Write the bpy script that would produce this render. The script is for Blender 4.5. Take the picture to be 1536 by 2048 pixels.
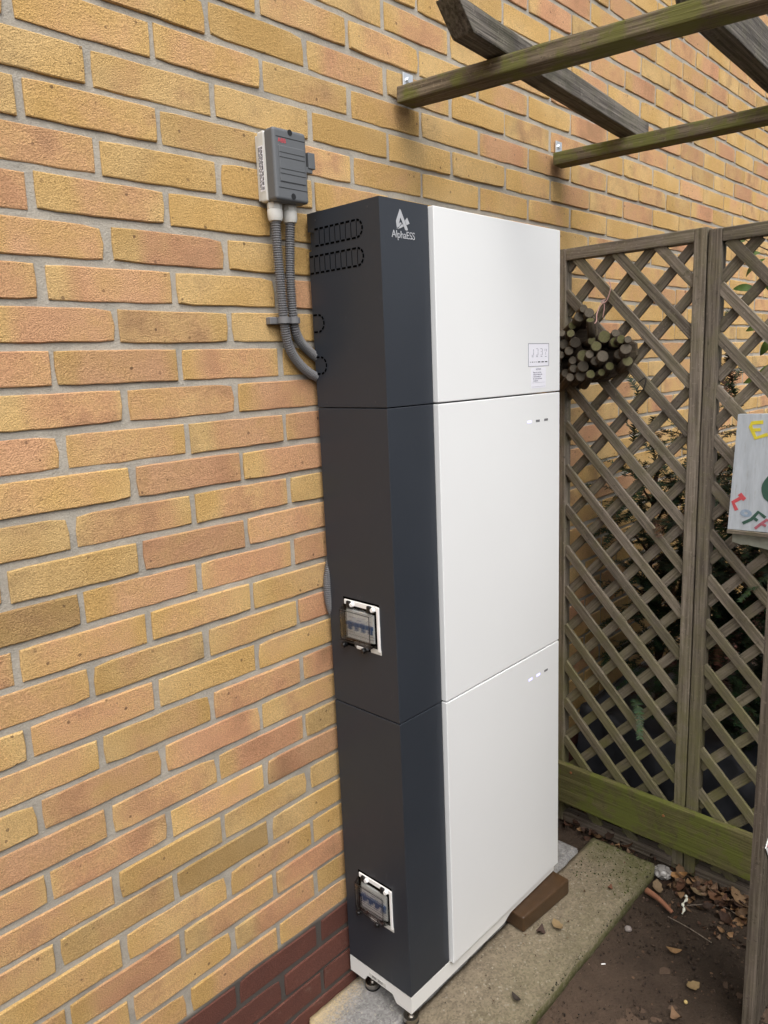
import bpy, bmesh, math, random
from mathutils import Vector, Matrix, noise, Euler
R = math.radians
random.seed(7)
scene = bpy.context.scene
for o in list(bpy.data.objects):
    bpy.data.objects.remove(o)
col = scene.collection

# ------------------------------------------------------------------ camera, sky, sun, exposure
CAM = Vector((-0.6994, -1.1301, 1.4586))
YAW, PIT, ROL, FPX = 0.8082, -0.1923, -0.0424, 1482.05
fwd = Vector((math.sin(YAW)*math.cos(PIT), math.cos(YAW)*math.cos(PIT), math.sin(PIT)))
rt = Vector((math.cos(YAW), -math.sin(YAW), 0)); up = rt.cross(fwd)
rt2 = rt*math.cos(ROL) + up*math.sin(ROL); up2 = -rt*math.sin(ROL) + up*math.cos(ROL)
cd = bpy.data.cameras.new('camera'); cam = bpy.data.objects.new('camera', cd); col.objects.link(cam)
m3 = Matrix((rt2, up2, -fwd)).transposed().to_4x4(); m3.translation = CAM
cam.matrix_world = m3
cd.sensor_fit = 'VERTICAL'; cd.sensor_height = 36; cd.sensor_width = 27
cd.lens = FPX/2048*36; cd.clip_start = 0.02; cd.clip_end = 300
scene.camera = cam

SUN_EL, SUN_AZ = R(58), R(208)          # azimuth measured clockwise from +y
w = bpy.data.worlds.new('World'); scene.world = w; w.use_nodes = True
wt = w.node_tree; wt.nodes.clear()
sky = wt.nodes.new('ShaderNodeTexSky'); sky.sky_type = 'NISHITA'; sky.sun_disc = False
sky.sun_elevation = SUN_EL; sky.sun_rotation = SUN_AZ; sky.air_density = 1.0; sky.dust_density = 6.0; sky.ozone_density = 1.0
hs = wt.nodes.new('ShaderNodeHueSaturation'); hs.inputs['Saturation'].default_value = 0.3
bg = wt.nodes.new('ShaderNodeBackground'); bg.inputs['Strength'].default_value = 0.13
wo = wt.nodes.new('ShaderNodeOutputWorld')
wt.links.new(sky.outputs[0], hs.inputs['Color']); wt.links.new(hs.outputs[0], bg.inputs[0]); wt.links.new(bg.outputs[0], wo.inputs[0])
sl = bpy.data.lights.new('sun', 'SUN'); sl.energy = 0.8; sl.angle = R(90); sl.color = (1.0, 0.98, 0.945)
so = bpy.data.objects.new('sun', sl); col.objects.link(so)
sdir = Vector((math.sin(SUN_AZ)*math.cos(SUN_EL), math.cos(SUN_AZ)*math.cos(SUN_EL), math.sin(SUN_EL)))
so.rotation_euler = sdir.to_track_quat('Z', 'Y').to_euler(); so.location = (0, -3, 5)
scene.view_settings.view_transform = 'Standard'; scene.view_settings.look = 'None'
scene.view_settings.gamma = 1; scene.view_settings.use_curve_mapping = False
scene.view_settings.exposure = 0.93
scene.cycles.max_bounces = 7; scene.cycles.diffuse_bounces = 3; scene.cycles.transparent_max_bounces = 6

# ------------------------------------------------------------------ node helpers
class NT:
    def __init__(s, name):
        s.m = bpy.data.materials.new(name); s.m.use_nodes = True
        s.t = s.m.node_tree; s.t.nodes.clear()
        s.out = s.t.nodes.new('ShaderNodeOutputMaterial')
        s.b = s.t.nodes.new('ShaderNodeBsdfPrincipled')
        s.t.links.new(s.b.outputs[0], s.out.inputs[0])
    def n(s, typ, **kw):
        nd = s.t.nodes.new('ShaderNode'+typ)
        for k, v in kw.items(): setattr(nd, k, v)
        return nd
    def put(s, sock, v):
        if isinstance(v, bpy.types.NodeSocket): s.t.links.new(v, sock)
        elif v is not None:
            if hasattr(sock, 'default_value') and isinstance(v, (tuple, list)) and len(v) == 3 and sock.type == 'RGBA': v = (*v, 1)
            sock.default_value = v
    def math(s, op, a, b=None, c=None, clamp=False):
        nd = s.n('Math', operation=op); nd.use_clamp = clamp
        s.put(nd.inputs[0], a); s.put(nd.inputs[1], b)
        if c is not None: s.put(nd.inputs[2], c)
        return nd.outputs[0]
    def mix(s, f, a, b, mode='MIX'):
        nd = s.n('Mix', data_type='RGBA', blend_type=mode)
        s.put(nd.inputs[0], f); s.put(nd.inputs[6], a); s.put(nd.inputs[7], b)
        return nd.outputs[2]
    def noise(s, vec, scale, detail=2, rough=.5, out=0):
        nd = s.n('TexNoise'); s.put(nd.inputs['Vector'], vec); nd.inputs['Scale'].default_value = scale
        nd.inputs['Detail'].default_value = detail; nd.inputs['Roughness'].default_value = rough
        return nd.outputs[out]
    def ramp(s, f, lo, hi, a=0., b=1.):
        nd = s.n('MapRange'); nd.interpolation_type = 'SMOOTHSTEP'
        s.put(nd.inputs[0], f); nd.inputs[1].default_value = lo; nd.inputs[2].default_value = hi
        nd.inputs[3].default_value = a; nd.inputs[4].default_value = b
        return nd.outputs[0]
    def scale(s, vec, v):
        nd = s.n('VectorMath', operation='MULTIPLY'); s.put(nd.inputs[0], vec); nd.inputs[1].default_value = v
        return nd.outputs[0]
    def vadd(s, a, b):
        nd = s.n('VectorMath', operation='ADD'); s.put(nd.inputs[0], a); s.put(nd.inputs[1], b)
        return nd.outputs[0]
    def bump(s, h, strength, dist, normal=None):
        nd = s.n('Bump'); s.put(nd.inputs['Height'], h); nd.inputs['Strength'].default_value = strength
        nd.inputs['Distance'].default_value = dist
        if normal is not None: s.put(nd.inputs['Normal'], normal)
        return nd.outputs[0]
    def fin(s, color, rough, normal=None, metal=0., spec=None):
        s.put(s.b.inputs['Base Color'], color); s.put(s.b.inputs['Roughness'], rough)
        s.b.inputs['Metallic'].default_value = metal
        if spec is not None: s.b.inputs['Specular IOR Level'].default_value = spec
        if normal is not None: s.put(s.b.inputs['Normal'], normal)
        return s.m
    def pos(s): return s.n('NewGeometry').outputs['Position']
    def obj(s): return s.n('TexCoord').outputs['Object']
    def sep(s, v):
        nd = s.n('SeparateXYZ'); s.put(nd.inputs[0], v); return nd.outputs

def brick_mat(name, joined, plinth=False):
    t = NT(name)
    if joined:
        data = t.n('Attribute', attribute_name='tint').outputs['Color']
    else:
        data = t.n('ObjectInfo').outputs['Color']
    sc = t.n('SeparateColor'); t.put(sc.inputs[0], data)
    pink, val, rnd = sc.outputs[0], sc.outputs[1], sc.outputs[2]
    uv = t.sep(t.n('UVMap', uv_map='uv').outputs[0])
    comb = t.n('CombineXYZ'); t.put(comb.inputs[0], t.math('MULTIPLY', rnd, 37.)); t.put(comb.inputs[2], t.math('MULTIPLY', rnd, 11.))
    p = t.vadd(t.pos(), comb.outputs[0])
    big = t.noise(p, 13, 3, .6)
    mid = t.noise(p, 4.5, 2)
    fine = t.noise(p, 430, 2, .8)
    grit = t.noise(p, 1000, 1, .5)
    if not plinth:
        end = t.math('MULTIPLY', t.ramp(t.math('MULTIPLY_ADD', big, .16, t.math('ABSOLUTE', t.math('SUBTRACT', uv[0], t.math('MULTIPLY_ADD', rnd, .26, .37)))), .34, .60), t.math('MULTIPLY', rnd, .8))
        msk = t.ramp(t.math('SUBTRACT', t.math('MULTIPLY_ADD', big, 1.3, t.math('SUBTRACT', pink, .72)), end), .05, .95)
        yel = t.mix(t.ramp(mid, .35, .65), (.575, .368, .138), (.675, .465, .212))
        pk = t.mix(t.ramp(mid, .35, .65), (.63, .372, .210), (.565, .295, .168))
        c = t.mix(msk, yel, pk)
        # greyed and browned patches of old weathering
        c = t.mix(t.ramp(t.math('MULTIPLY_ADD', big, .6, t.math('MULTIPLY', mid, .7)), .66, .92, 0, .55), c, (.27, .185, .095))
    else:
        c = t.mix(big, (.150, .058, .042), (.090, .042, .035))
        c = t.mix(t.ramp(t.noise(p, 30, 3, .7), .58, .75, 0, .35), c, (.22, .15, .12))
    c = t.mix(1., c, t.mix(fine, (.42, .39, .34), (1.52, 1.53, 1.56)), 'MULTIPLY')
    c = t.mix(1., c, t.mix(grit, (.60, .58, .55), (1.36, 1.37, 1.38)), 'MULTIPLY')
    vv = t.n('CombineColor')
    for i in range(3): t.put(vv.inputs[i], t.math('MULTIPLY_ADD', val, 1.0, .5))
    c = t.mix(1., c, vv.outputs[0], 'MULTIPLY')
    if not plinth:
        vor = t.n('TexVoronoi'); t.put(vor.inputs['Vector'], p); vor.inputs['Scale'].default_value = 62
        vs = t.sep(vor.outputs['Color'])
        rad = t.math('MULTIPLY', t.math('MULTIPLY', vs[1], vs[1]), .20)
        pit = t.math('MULTIPLY', t.math('LESS_THAN', t.math('MULTIPLY_ADD', fine, .08, vor.outputs['Distance']), t.math('ADD', rad, .03)), t.math('GREATER_THAN', vs[0], .70))
        c = t.mix(t.math('MULTIPLY', pit, t.math('MULTIPLY_ADD', vs[2], .45, .25)), c, (.075, .04, .03))
        v2 = t.n('TexVoronoi'); t.put(v2.inputs['Vector'], p); v2.inputs['Scale'].default_value = 9
        v2s = t.sep(v2.outputs['Color'])
        st = t.math('MULTIPLY', t.math('LESS_THAN', t.math('ADD', v2.outputs['Distance'], t.math('MULTIPLY', t.math('SUBTRACT', fine, .5), .22)), t.math('MULTIPLY', v2s[2], .085)), t.math('GREATER_THAN', v2s[0], .82))
        c = t.mix(t.math('MULTIPLY', st, .75), c, t.mix(t.math('GREATER_THAN', v2s[1], .8), (.20, .075, .05), (.55, .5, .42)))
    h = t.math('ADD', fine, t.math('MULTIPLY', t.noise(p, 95, 1), .35))
    nb = t.bump(h, .9 if not plinth else .5, .0042)
    return t.fin(c, .93, nb, spec=.2)

def mortar_mat():
    t = NT('mortar'); p = t.pos()
    c = t.mix(t.ramp(t.noise(p, 11, 4, .7), .3, .7), (.45, .41, .345), (.33, .305, .262))
    c = t.mix(1., c, t.mix(t.noise(p, 380, 2, .7), (.72, .72, .72), (1.2, 1.2, 1.2)), 'MULTIPLY')
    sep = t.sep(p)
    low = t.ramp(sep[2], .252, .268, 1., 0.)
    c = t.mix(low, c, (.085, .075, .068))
    h = t.math('ADD', t.noise(p, 260, 3, .8), t.math('MULTIPLY', t.noise(p, 40, 2), .8))
    return t.fin(c, .95, t.bump(h, .7, .003), spec=.15)

def wood_mat(name, light, dark, algae=.0, alow=.0, rough=.85, acol=(.10, .115, .022), bumpy=.5, stain=.3):
    t = NT(name)
    oi = t.n('ObjectInfo'); rnd = oi.outputs['Random']
    cb = t.n('CombineXYZ')
    for i, k in enumerate((13., 7., 19.)): t.put(cb.inputs[i], t.math('MULTIPLY', rnd, k))
    q = t.vadd(t.obj(), cb.outputs[0])
    g = t.noise(t.scale(q, (5, 160, 160)), 1., 4, .65)
    g2 = t.noise(t.scale(q, (9, 420, 420)), 1., 2, .6)
    big = t.noise(q, 9, 3)
    c = t.mix(t.ramp(g, .28, .72), dark, light)
    c = t.mix(t.ramp(t.noise(t.scale(q, (3, 55, 55)), 1., 3, .6), .54, .74, 0, .2), c, tuple(x*1.4 for x in light))
    c = t.mix(t.ramp(t.noise(q, 130, 3, .75), .56, .72, 0, .4), c, tuple(x*1.6 for x in light))
    c = t.mix(t.ramp(t.noise(t.vadd(q, (3., 1., 2.)), 70, 3, .7), .60, .72, 0, .55), c, tuple(x*.5 for x in dark))
    c = t.mix(1., c, t.mix(g2, (.72, .72, .72), (1.2, 1.2, 1.2)), 'MULTIPLY')
    c = t.mix(t.ramp(big, .45, .75, 0, stain), c, tuple(x*.45 for x in dark))
    vb = t.math('MULTIPLY_ADD', rnd, .4, .8)
    vc = t.n('CombineColor'); [t.put(vc.inputs[i], vb) for i in range(3)]
    c = t.mix(1., c, vc.outputs[0], 'MULTIPLY')
    if algae or alow:
        p = t.pos(); z = t.sep(p)[2]
        am = t.math('MULTIPLY', t.ramp(t.noise(q, 16, 4, .65), .42, .62), algae)
        if alow:
            lowm = t.math('MULTIPLY', t.ramp(z, .25, .95, 1., 0.), t.ramp(t.noise(q, 11, 4, .6), .25, .7, .15, alow))
            am = t.math('ADD', am, lowm, clamp=True)
        am = t.math('MULTIPLY', am, t.ramp(g, .2, .75, .65, 1.), clamp=True)
        c = t.mix(am, c, acol)
    h = t.math('ADD', t.math('MULTIPLY', g, 1.), t.math('MULTIPLY', g2, .5))
    return t.fin(c, rough, t.bump(h, bumpy, .002), spec=.25)

def plain_mat(name, color, rough, metal=0., var=.08, bump=0., scale=60, spec=None, smudge=0.):
    t = NT(name); p = t.obj()
    nz = t.noise(p, scale, 3, .6)
    c = t.mix(1., color, t.mix(nz, (1-var,)*3, (1+var,)*3), 'MULTIPLY')
    r = t.math('MULTIPLY_ADD', t.noise(p, 7, 4, .65), .25, rough-.12)
    if smudge:
        s = t.ramp(t.noise(t.scale(p, (30, 30, 9)), 1., 5, .75), .62, .80, 0, smudge)
        c = t.mix(s, c, (.22, .21, .2))
    nb = t.bump(t.noise(p, 900, 2), bump, .0006) if bump else None
    return t.fin(c, r, nb, metal, spec)

M = {}
M['brick'] = brick_mat('brick_yellow', False); M['brick_far'] = brick_mat('brick_yellow_field', True)
M['plinth'] = brick_mat('brick_plinth', False, True); M['plinth_far'] = brick_mat('brick_plinth_field', True, True)
M['mortar'] = mortar_mat()
M['wood'] = wood_mat('weathered_wood', (.235, .198, .156), (.092, .075, .058), .3, .8, acol=(.135, .128, .048), bumpy=.9)
M['rafter'] = wood_mat('mossy_rafter_wood', (.19, .152, .105), (.060, .045, .030), 1.0, 0, acol=(.125, .128, .030), bumpy=.9)
M['beam'] = wood_mat('dark_beam_wood', (.185, .165, .14), (.045, .039, .034), .12, 0, stain=.6, bumpy=.9)
M['board'] = wood_mat('green_board_wood', (.15, .125, .062), (.065, .054, .025), .95, .45, acol=(.105, .118, .022), stain=.45, bumpy=.8)
M['post'] = wood_mat('post_wood', (.20, .165, .13), (.075, .058, .045), .08, 0)
M['stick'] = wood_mat('stick_bark', (.10, .075, .055), (.04, .03, .023), .1, 0)
def stickend():
    t = NT('stick_end'); o = t.obj(); rnd = t.n('ObjectInfo').outputs['Random']
    c = t.mix(rnd, (.040, .033, .024), (.12, .102, .078))
    g = t.math('GREATER_THAN', t.math('FRACT', t.math('MULTIPLY', rnd, 7.3)), .7)
    c = t.mix(t.math('MULTIPLY', g, .5), c, (.14, .14, .045))
    wv = t.n('TexWave'); wv.wave_type = 'RINGS'; wv.rings_direction = 'X'; t.put(wv.inputs[0], o); wv.inputs['Scale'].default_value = 160; wv.inputs['Distortion'].default_value = 2.5
    c = t.mix(1., c, t.mix(wv.outputs['Fac'], (.72, .72, .72), (1.15, 1.15, 1.15)), 'MULTIPLY')
    c = t.mix(1., c, t.mix(t.noise(o, 220, 3), (.6, .6, .6), (1.35, 1.35, 1.35)), 'MULTIPLY')
    return t.fin(c, .9, t.bump(t.noise(o, 300, 3), .5, .001), spec=.2)
M['stick_end'] = stickend()
M['dark'] = plain_mat('anthracite_coated_steel', (.026, .031, .040), .43, 0, .06, .10, 9, spec=.45, smudge=.14)
M['white'] = plain_mat('white_coated_panel', (.735, .745, .745), .36, 0, .03, .05, 3)
M['basew'] = plain_mat('white_base_steel', (.74, .74, .72), .45, 0, .03, .05, 30)
M['black'] = plain_mat('black_plastic', (.008, .008, .009), .35)
M['void'] = plain_mat('inside_shadow', (.002, .002, .002), .95, spec=0.)
M['steel'] = plain_mat('chrome_foot', (.45, .43, .40), .22, 1., .1)
M['galv'] = plain_mat('galvanised_bracket', (.62, .64, .66), .35, .9, .15)
M['lgrey'] = plain_mat('light_grey_plastic', (.56, .56, .53), .5, 0, .05)
M['gland'] = plain_mat('gland_plastic', (.60, .59, .55), .45, 0, .05)
M['mgrey'] = plain_mat('mid_grey_plastic', (.105, .112, .12), .48, 0, .04, .05)
M['conduit'] = plain_mat('conduit_plastic', (.15, .15, .155), .45, 0, .06)
M['paper'] = plain_mat('white_sticker', (.78, .78, .84), .5, 0, .02)
M['print'] = plain_mat('grey_print', (.22, .21, .27), .6)
M['ink'] = plain_mat('dark_print', (.05, .05, .055), .6)
M['logo'] = plain_mat('silver_logo', (.40, .41, .43), .45, 0, .02)
M['red'] = plain_mat('red_print', (.55, .045, .06), .5)
M['blue'] = plain_mat('blue_toggle', (.03, .075, .175), .4)
M['breaker'] = plain_mat('breaker_plastic', (.52, .53, .52), .5)
M['zip'] = plain_mat('black_tie', (.012, .012, .012), .5)
M['wire'] = plain_mat('pink_wire', (.46, .27, .24), .5)
M['screw'] = plain_mat('rusty_screw', (.32, .13, .05), .5, .6)
def emat(name, c, e, s):
    t = NT(name); t.b.inputs['Emission Color'].default_value = (*e, 1); t.b.inputs['Emission Strength'].default_value = s
    return t.fin(c, .4)
M['led'] = emat('lit_lamp', (.5, .5, .8), (.55, .5, 1.), .75)
M['led_off'] = plain_mat('unlit_lamp', (.16, .16, .17), .4)
def smoked():
    t = NT('smoked_cover'); t.b.inputs['Transmission Weight'].default_value = 1.0; t.b.inputs['IOR'].default_value = 1.25
    t.b.inputs['Alpha'].default_value = .42
    return t.fin((.66, .67, .66), .04)
M['smoked'] = smoked()

def concrete(name, a, b, algae, dust=0.):
    t = NT(name); p = t.pos()
    c = t.mix(t.noise(p, 7, 4, .6), a, b)
    vo = t.n('TexVoronoi'); t.put(vo.inputs['Vector'], p); vo.inputs['Scale'].default_value = 230
    vs = t.sep(vo.outputs['Color'])
    c = t.mix(1., c, t.mix(vs[0], (.75, .74, .73), (1.22, 1.21, 1.19)), 'MULTIPLY')
    c = t.mix(1., c, t.mix(t.noise(p, 45, 4, .7), (.6, .6, .6), (1.35, 1.35, 1.35)), 'MULTIPLY')
    c = t.mix(t.math('MULTIPLY', t.math('GREATER_THAN', vs[1], .965), .3), c, (.45, .42, .34))
    x, y, z = t.sep(p)
    if algae:
        far = t.ramp(t.math('ADD', x, t.math('MULTIPLY', t.noise(p, 12, 3), .35)), 1.10, 1.32, 0., .85)
        edge = t.ramp(t.math('MULTIPLY_ADD', t.noise(p, 9, 4, .65), -.32, y), -.53, -.33, .75, 0.)
        patch = t.ramp(t.noise(p, 8, 4, .65), .5, .7, 0, .35)
        am = t.math('MAXIMUM', t.math('MAXIMUM', far, t.math('MULTIPLY', patch, t.ramp(x, .6, .85))), t.math('MULTIPLY', edge, .45))
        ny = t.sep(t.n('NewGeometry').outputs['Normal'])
        am = t.math('MAXIMUM', am, t.ramp(ny[2], .35, .75, .9, 0.))  # algae on the upright faces, its dark tone also painting in their shade
        am = t.math('MULTIPLY', am, t.ramp(t.noise(p, 90, 3, .7), .3, .6, .45, 1.))
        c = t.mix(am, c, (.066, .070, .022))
    if dust:
        c = t.mix(t.ramp(t.math('MULTIPLY_ADD', t.noise(p, 240, 3, .8), .18, t.math('ADD', y, t.math('MULTIPLY', x, -.25))), -.045, .045, 0., dust), c, (.52, .40, .22))
    h = t.math('ADD', vs[2], t.noise(p, 60, 4, .7))
    return t.fin(c, .92, t.bump(h, .45, .003), spec=.2)
M['slab'] = concrete('mossy_concrete', (.26, .215, .155), (.14, .115, .082), True)
M['slab_grey'] = concrete('grey_concrete', (.27, .265, .26), (.21, .21, .21), False, .9)
M['tarp'] = plain_mat('dark_plastic_sheet', (.030, .032, .038), .55, 0, .4, 0, 15)
def soil_mat():
    t = NT('damp_soil'); p = t.pos(); x, y, z = t.sep(p)
    c = t.mix(t.noise(p, 5, 5, .65), (.017, .012, .008), (.048, .033, .022))
    dry = t.ramp(t.math('ADD', t.math('MULTIPLY', t.noise(p, 9, 4, .6), .5), t.math('ADD', t.math('MULTIPLY', x, -.75), t.math('MULTIPLY', y, .55))), -.9, -.35)
    c = t.mix(dry, c, t.mix(t.noise(p, 25, 4, .7), (.125, .087, .062), (.066, .045, .032)))
    c = t.mix(1., c, t.mix(t.noise(p, 150, 4, .75), (.55, .54, .53), (1.5, 1.48, 1.45)), 'MULTIPLY')
    vo = t.n('TexVoronoi'); t.put(vo.inputs['Vector'], p); vo.inputs['Scale'].default_value = 75
    vs = t.sep(vo.outputs['Color'])
    c = t.mix(t.math('MULTIPLY', t.math('GREATER_THAN', vs[0], .93), t.math('LESS_THAN', vo.outputs['Distance'], .28)), c, t.mix(vs[1], (.2, .12, .07), (.045, .03, .02)))
    h = t.math('ADD', t.noise(p, 60, 5, .75), t.math('MULTIPLY', t.noise(p, 300, 3, .7), .5))
    return t.fin(c, .88, t.bump(h, 1., .012), spec=.25)
M['soil'] = soil_mat()
def tinted(name, rough=.75, trans=0.):
    t = NT(name)
    c = t.n('Attribute', attribute_name='tint').outputs['Color']
    p = t.pos()
    c = t.mix(1., c, t.mix(t.noise(p, 120, 3, .6), (.6, .6, .6), (1.35, 1.35, 1.35)), 'MULTIPLY')
    return t.fin(c, rough, None, spec=.25)
M['tint'] = tinted('dry_leaf_tint'); M['needle'] = tinted('yew_needle', .6); M['leafgreen'] = tinted('glossy_leaf', .38)
M['bark'] = wood_mat('shrub_bark', (.11, .07, .05), (.045, .028, .02))
def signmat():
    t = NT('painted_white_board'); q = t.obj()
    c = t.mix(t.noise(t.scale(q, (70, 10, 70)), 1., 4, .7), (.54, .58, .62), (.27, .295, .32))
    c = t.mix(t.ramp(t.noise(t.scale(q, (160, 24, 160)), 1., 4, .7), .56, .70, 0, .4), c, (.25, .235, .21))
    return t.fin(c, .7, t.bump(t.noise(t.scale(q, (160, 24, 160)), 1., 4, .7), .4, .001))
M['signw'] = signmat()
M['py'] = plain_mat('yellow_paint', (.62, .52, .035), .5, 0, .25, 0, 90); M['pr'] = plain_mat('red_paint', (.50, .07, .08), .5, 0, .25, 0, 90)
M['pb'] = plain_mat('grey_blue_paint', (.26, .33, .42), .5, 0, .25, 0, 90); M['pg'] = plain_mat('dark_green_paint', (.03, .085, .06), .5, 0, .3, 0, 90)
M['pp'] = plain_mat('faded_red_paint', (.36, .10, .13), .5, 0, .25, 0, 90)
M['block'] = plain_mat('brown_block', (.060, .033, .016), .33, 0, .5, .4, 22)
M['cardw'] = plain_mat('white_card', (.85, .85, .84), .4)
M['clear'] = plain_mat('crumpled_plastic', (.20, .19, .18), .15, 0, .4)
M['torn'] = plain_mat('flaking_plate', (.30, .31, .25), .7, 0, .4, .3, 40)

# ------------------------------------------------------------------ object helpers
WM = {}
def link(o, parent=None, mw=None):
    col.objects.link(o); mw = mw or Matrix.Identity(4); WM[o] = mw
    if parent is not None:
        o.parent = parent; o.matrix_basis = WM[parent].inverted() @ mw
    else: o.matrix_basis = mw
    return o
def tag(o, label=None, cat=None, group=None, kind=None):
    if label: o['label'] = label
    if cat: o['category'] = cat
    if group: o['group'] = group
    if kind: o['kind'] = kind
    return o
def empty(name, loc, label, cat, group=None):
    o = bpy.data.objects.new(name, None); o.empty_display_size = .05
    link(o, None, Matrix.Translation(Vector(loc))); return tag(o, label, cat, group)
def put(name, me, mat, parent=None, mw=None):
    if mat is not None and not me.materials: me.materials.append(mat)
    return link(bpy.data.objects.new(name, me), parent, mw)
def mesh(name, vs, fs, smooth=False):
    me = bpy.data.meshes.new(name); me.from_pydata([tuple(v) for v in vs], [], fs); me.update()
    if smooth: me.polygons.foreach_set('use_smooth', [True]*len(me.polygons))
    return me
def bm_mesh(bm, name, smooth=False):
    me = bpy.data.meshes.new(name); bm.to_mesh(me); bm.free()
    if smooth: me.polygons.foreach_set('use_smooth', [True]*len(me.polygons))
    return me
def box_bm(x0, x1, y0, y1, z0, z1, bev=0., seg=2, bm=None):
    b = bmesh.new()
    bmesh.ops.create_cube(b, size=1, matrix=Matrix.Translation(((x0+x1)/2, (y0+y1)/2, (z0+z1)/2)) @ Matrix.Diagonal((abs(x1-x0), abs(y1-y0), abs(z1-z0), 1)))
    if bev: bmesh.ops.bevel(b, geom=b.edges[:], offset=bev, segments=seg, profile=.5, affect='EDGES')
    if bm is None: return b
    me = bpy.data.meshes.new('t'); b.to_mesh(me); b.free(); bm.from_mesh(me); bpy.data.meshes.remove(me); return bm
def box(name, x0, x1, y0, y1, z0, z1, mat, parent=None, bev=0., seg=2):
    return put(name, bm_mesh(box_bm(x0, x1, y0, y1, z0, z1, bev, seg), name), mat, parent)
def timber_mesh(l, wd, h, bev=.002, seg=8, warp=.0008, seed=0):
    b = bmesh.new()
    bmesh.ops.create_cube(b, size=1, matrix=Matrix.Diagonal((l, wd, h, 1)))
    if bev: bmesh.ops.bevel(b, geom=b.edges[:], offset=bev, segments=2, profile=.6, affect='EDGES')
    k = max(2, int(l/.06))
    for i in range(1, k):
        bmesh.ops.bisect_plane(b, geom=b.verts[:]+b.edges[:]+b.faces[:], plane_co=(-l/2+l*i/k, 0, 0), plane_no=(1, 0, 0))
    for v in b.verts:
        n = noise.noise_vector(Vector((v.co.x*7+seed*3.1, v.co.y*30+seed, v.co.z*30)))
        v.co.y += n.y*warp; v.co.z += n.z*warp
    return bm_mesh(b, 'timber')
def frame_mat(p0, p1, upv):
    p0, p1 = Vector(p0), Vector(p1); x = (p1-p0).normalized(); z = Vector(upv); z = (z-x*z.dot(x)).normalized(); y = z.cross(x)
    m = Matrix((x, y, z)).transposed().to_4x4(); m.translation = (p0+p1)/2; return m
def timber(name, p0, p1, wd, h, upv, mat, parent=None, bev=.002, warp=.0008):
    l = (Vector(p1)-Vector(p0)).length
    return put(name, timber_mesh(l, wd, h, bev, 8, warp, random.random()*9), mat, parent, frame_mat(p0, p1, upv))
def tube(name, pts, rad, mat, parent=None, n=10, corr=None, caps=True):
    pts = [Vector(p) for p in pts]
    if corr or len(pts) > 2:      # resample a smooth curve
        def cr(i, t):
            a, b, c, d = pts[max(i-1, 0)], pts[i], pts[i+1], pts[min(i+2, len(pts)-1)]
            return .5*((2*b)+(c-a)*t+(2*a-5*b+4*c-d)*t*t+(3*b-a-3*c+d)*t**3)
        P = [cr(i, j/24) for i in range(len(pts)-1) for j in range(24)]+[pts[-1]]
        L = [0]
        for a, b in zip(P, P[1:]): L.append(L[-1]+(b-a).length)
        step = corr[0]/4 if corr else max(L[-1]/40, .002)
        k = max(4, int(L[-1]/step)); Q = []; j = 0
        for i in range(k+1):
            s = L[-1]*i/k
            while j < len(L)-2 and L[j+1] < s: j += 1
            f = (s-L[j])/max(L[j+1]-L[j], 1e-9); Q.append(P[j].lerp(P[j+1], f))
        pts = Q
    vs, fs = [], []
    ref = Vector((0.3, 0.5, .81))
    for i, p in enumerate(pts):
        d = (pts[min(i+1, len(pts)-1)]-pts[max(i-1, 0)]).normalized()
        u = d.cross(ref).normalized(); v = d.cross(u)
        r = rad(i/(len(pts)-1)) if callable(rad) else rad
        if corr: r += corr[1]*(1 if i % 4 in (0, 1) else -1)
        for a in range(n):
            t = 2*math.pi*a/n; vs.append(p+u*(math.cos(t)*r)+v*(math.sin(t)*r))
    for i in range(len(pts)-1):
        for a in range(n):
            fs.append((i*n+a, i*n+(a+1) % n, (i+1)*n+(a+1) % n, (i+1)*n+a))
    if caps: fs.append(tuple(range(n-1, -1, -1))); fs.append(tuple(range((len(pts)-1)*n, len(pts)*n)))
    me = mesh(name, vs, fs, not corr)
    return put(name, me, mat, parent)
def lathe(name, prof, mw, mat, parent=None, n=20, sides=None):
    vs, fs = [], []; n = sides or n
    for r, z in prof:
        for a in range(n): t = 2*math.pi*a/n; vs.append((r*math.cos(t), r*math.sin(t), z))
    for i in range(len(prof)-1):
        for a in range(n): fs.append((i*n+a, i*n+(a+1) % n, (i+1)*n+(a+1) % n, (i+1)*n+a))
    fs.append(tuple(range(n-1, -1, -1))); fs.append(tuple(range((len(prof)-1)*n, len(prof)*n)))
    me = mesh(name, vs, fs)
    if not sides:
        me.polygons.foreach_set('use_smooth', [len(p.vertices) == 4 for p in me.polygons])
        try: me.set_sharp_from_angle(angle=R(40))
        except Exception: pass
    return put(name, me, mat, parent, mw)
def prism(name, poly, mw, depth, mat, parent=None):
    """polygon in local xy, from z=0 to z=depth"""
    n = len(poly); vs = [(x, y, 0) for x, y in poly]+[(x, y, depth) for x, y in poly]
    fs = [tuple(range(n-1, -1, -1)), tuple(range(n, 2*n))]+[(i, (i+1) % n, n+(i+1) % n, n+i) for i in range(n)]
    bm = bmesh.new(); me = mesh(name, vs, fs); bm.from_mesh(me); bmesh.ops.recalc_face_normals(bm, faces=bm.faces); bm.to_mesh(me); bm.free()
    return put(name, me, mat, parent, mw)
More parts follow.
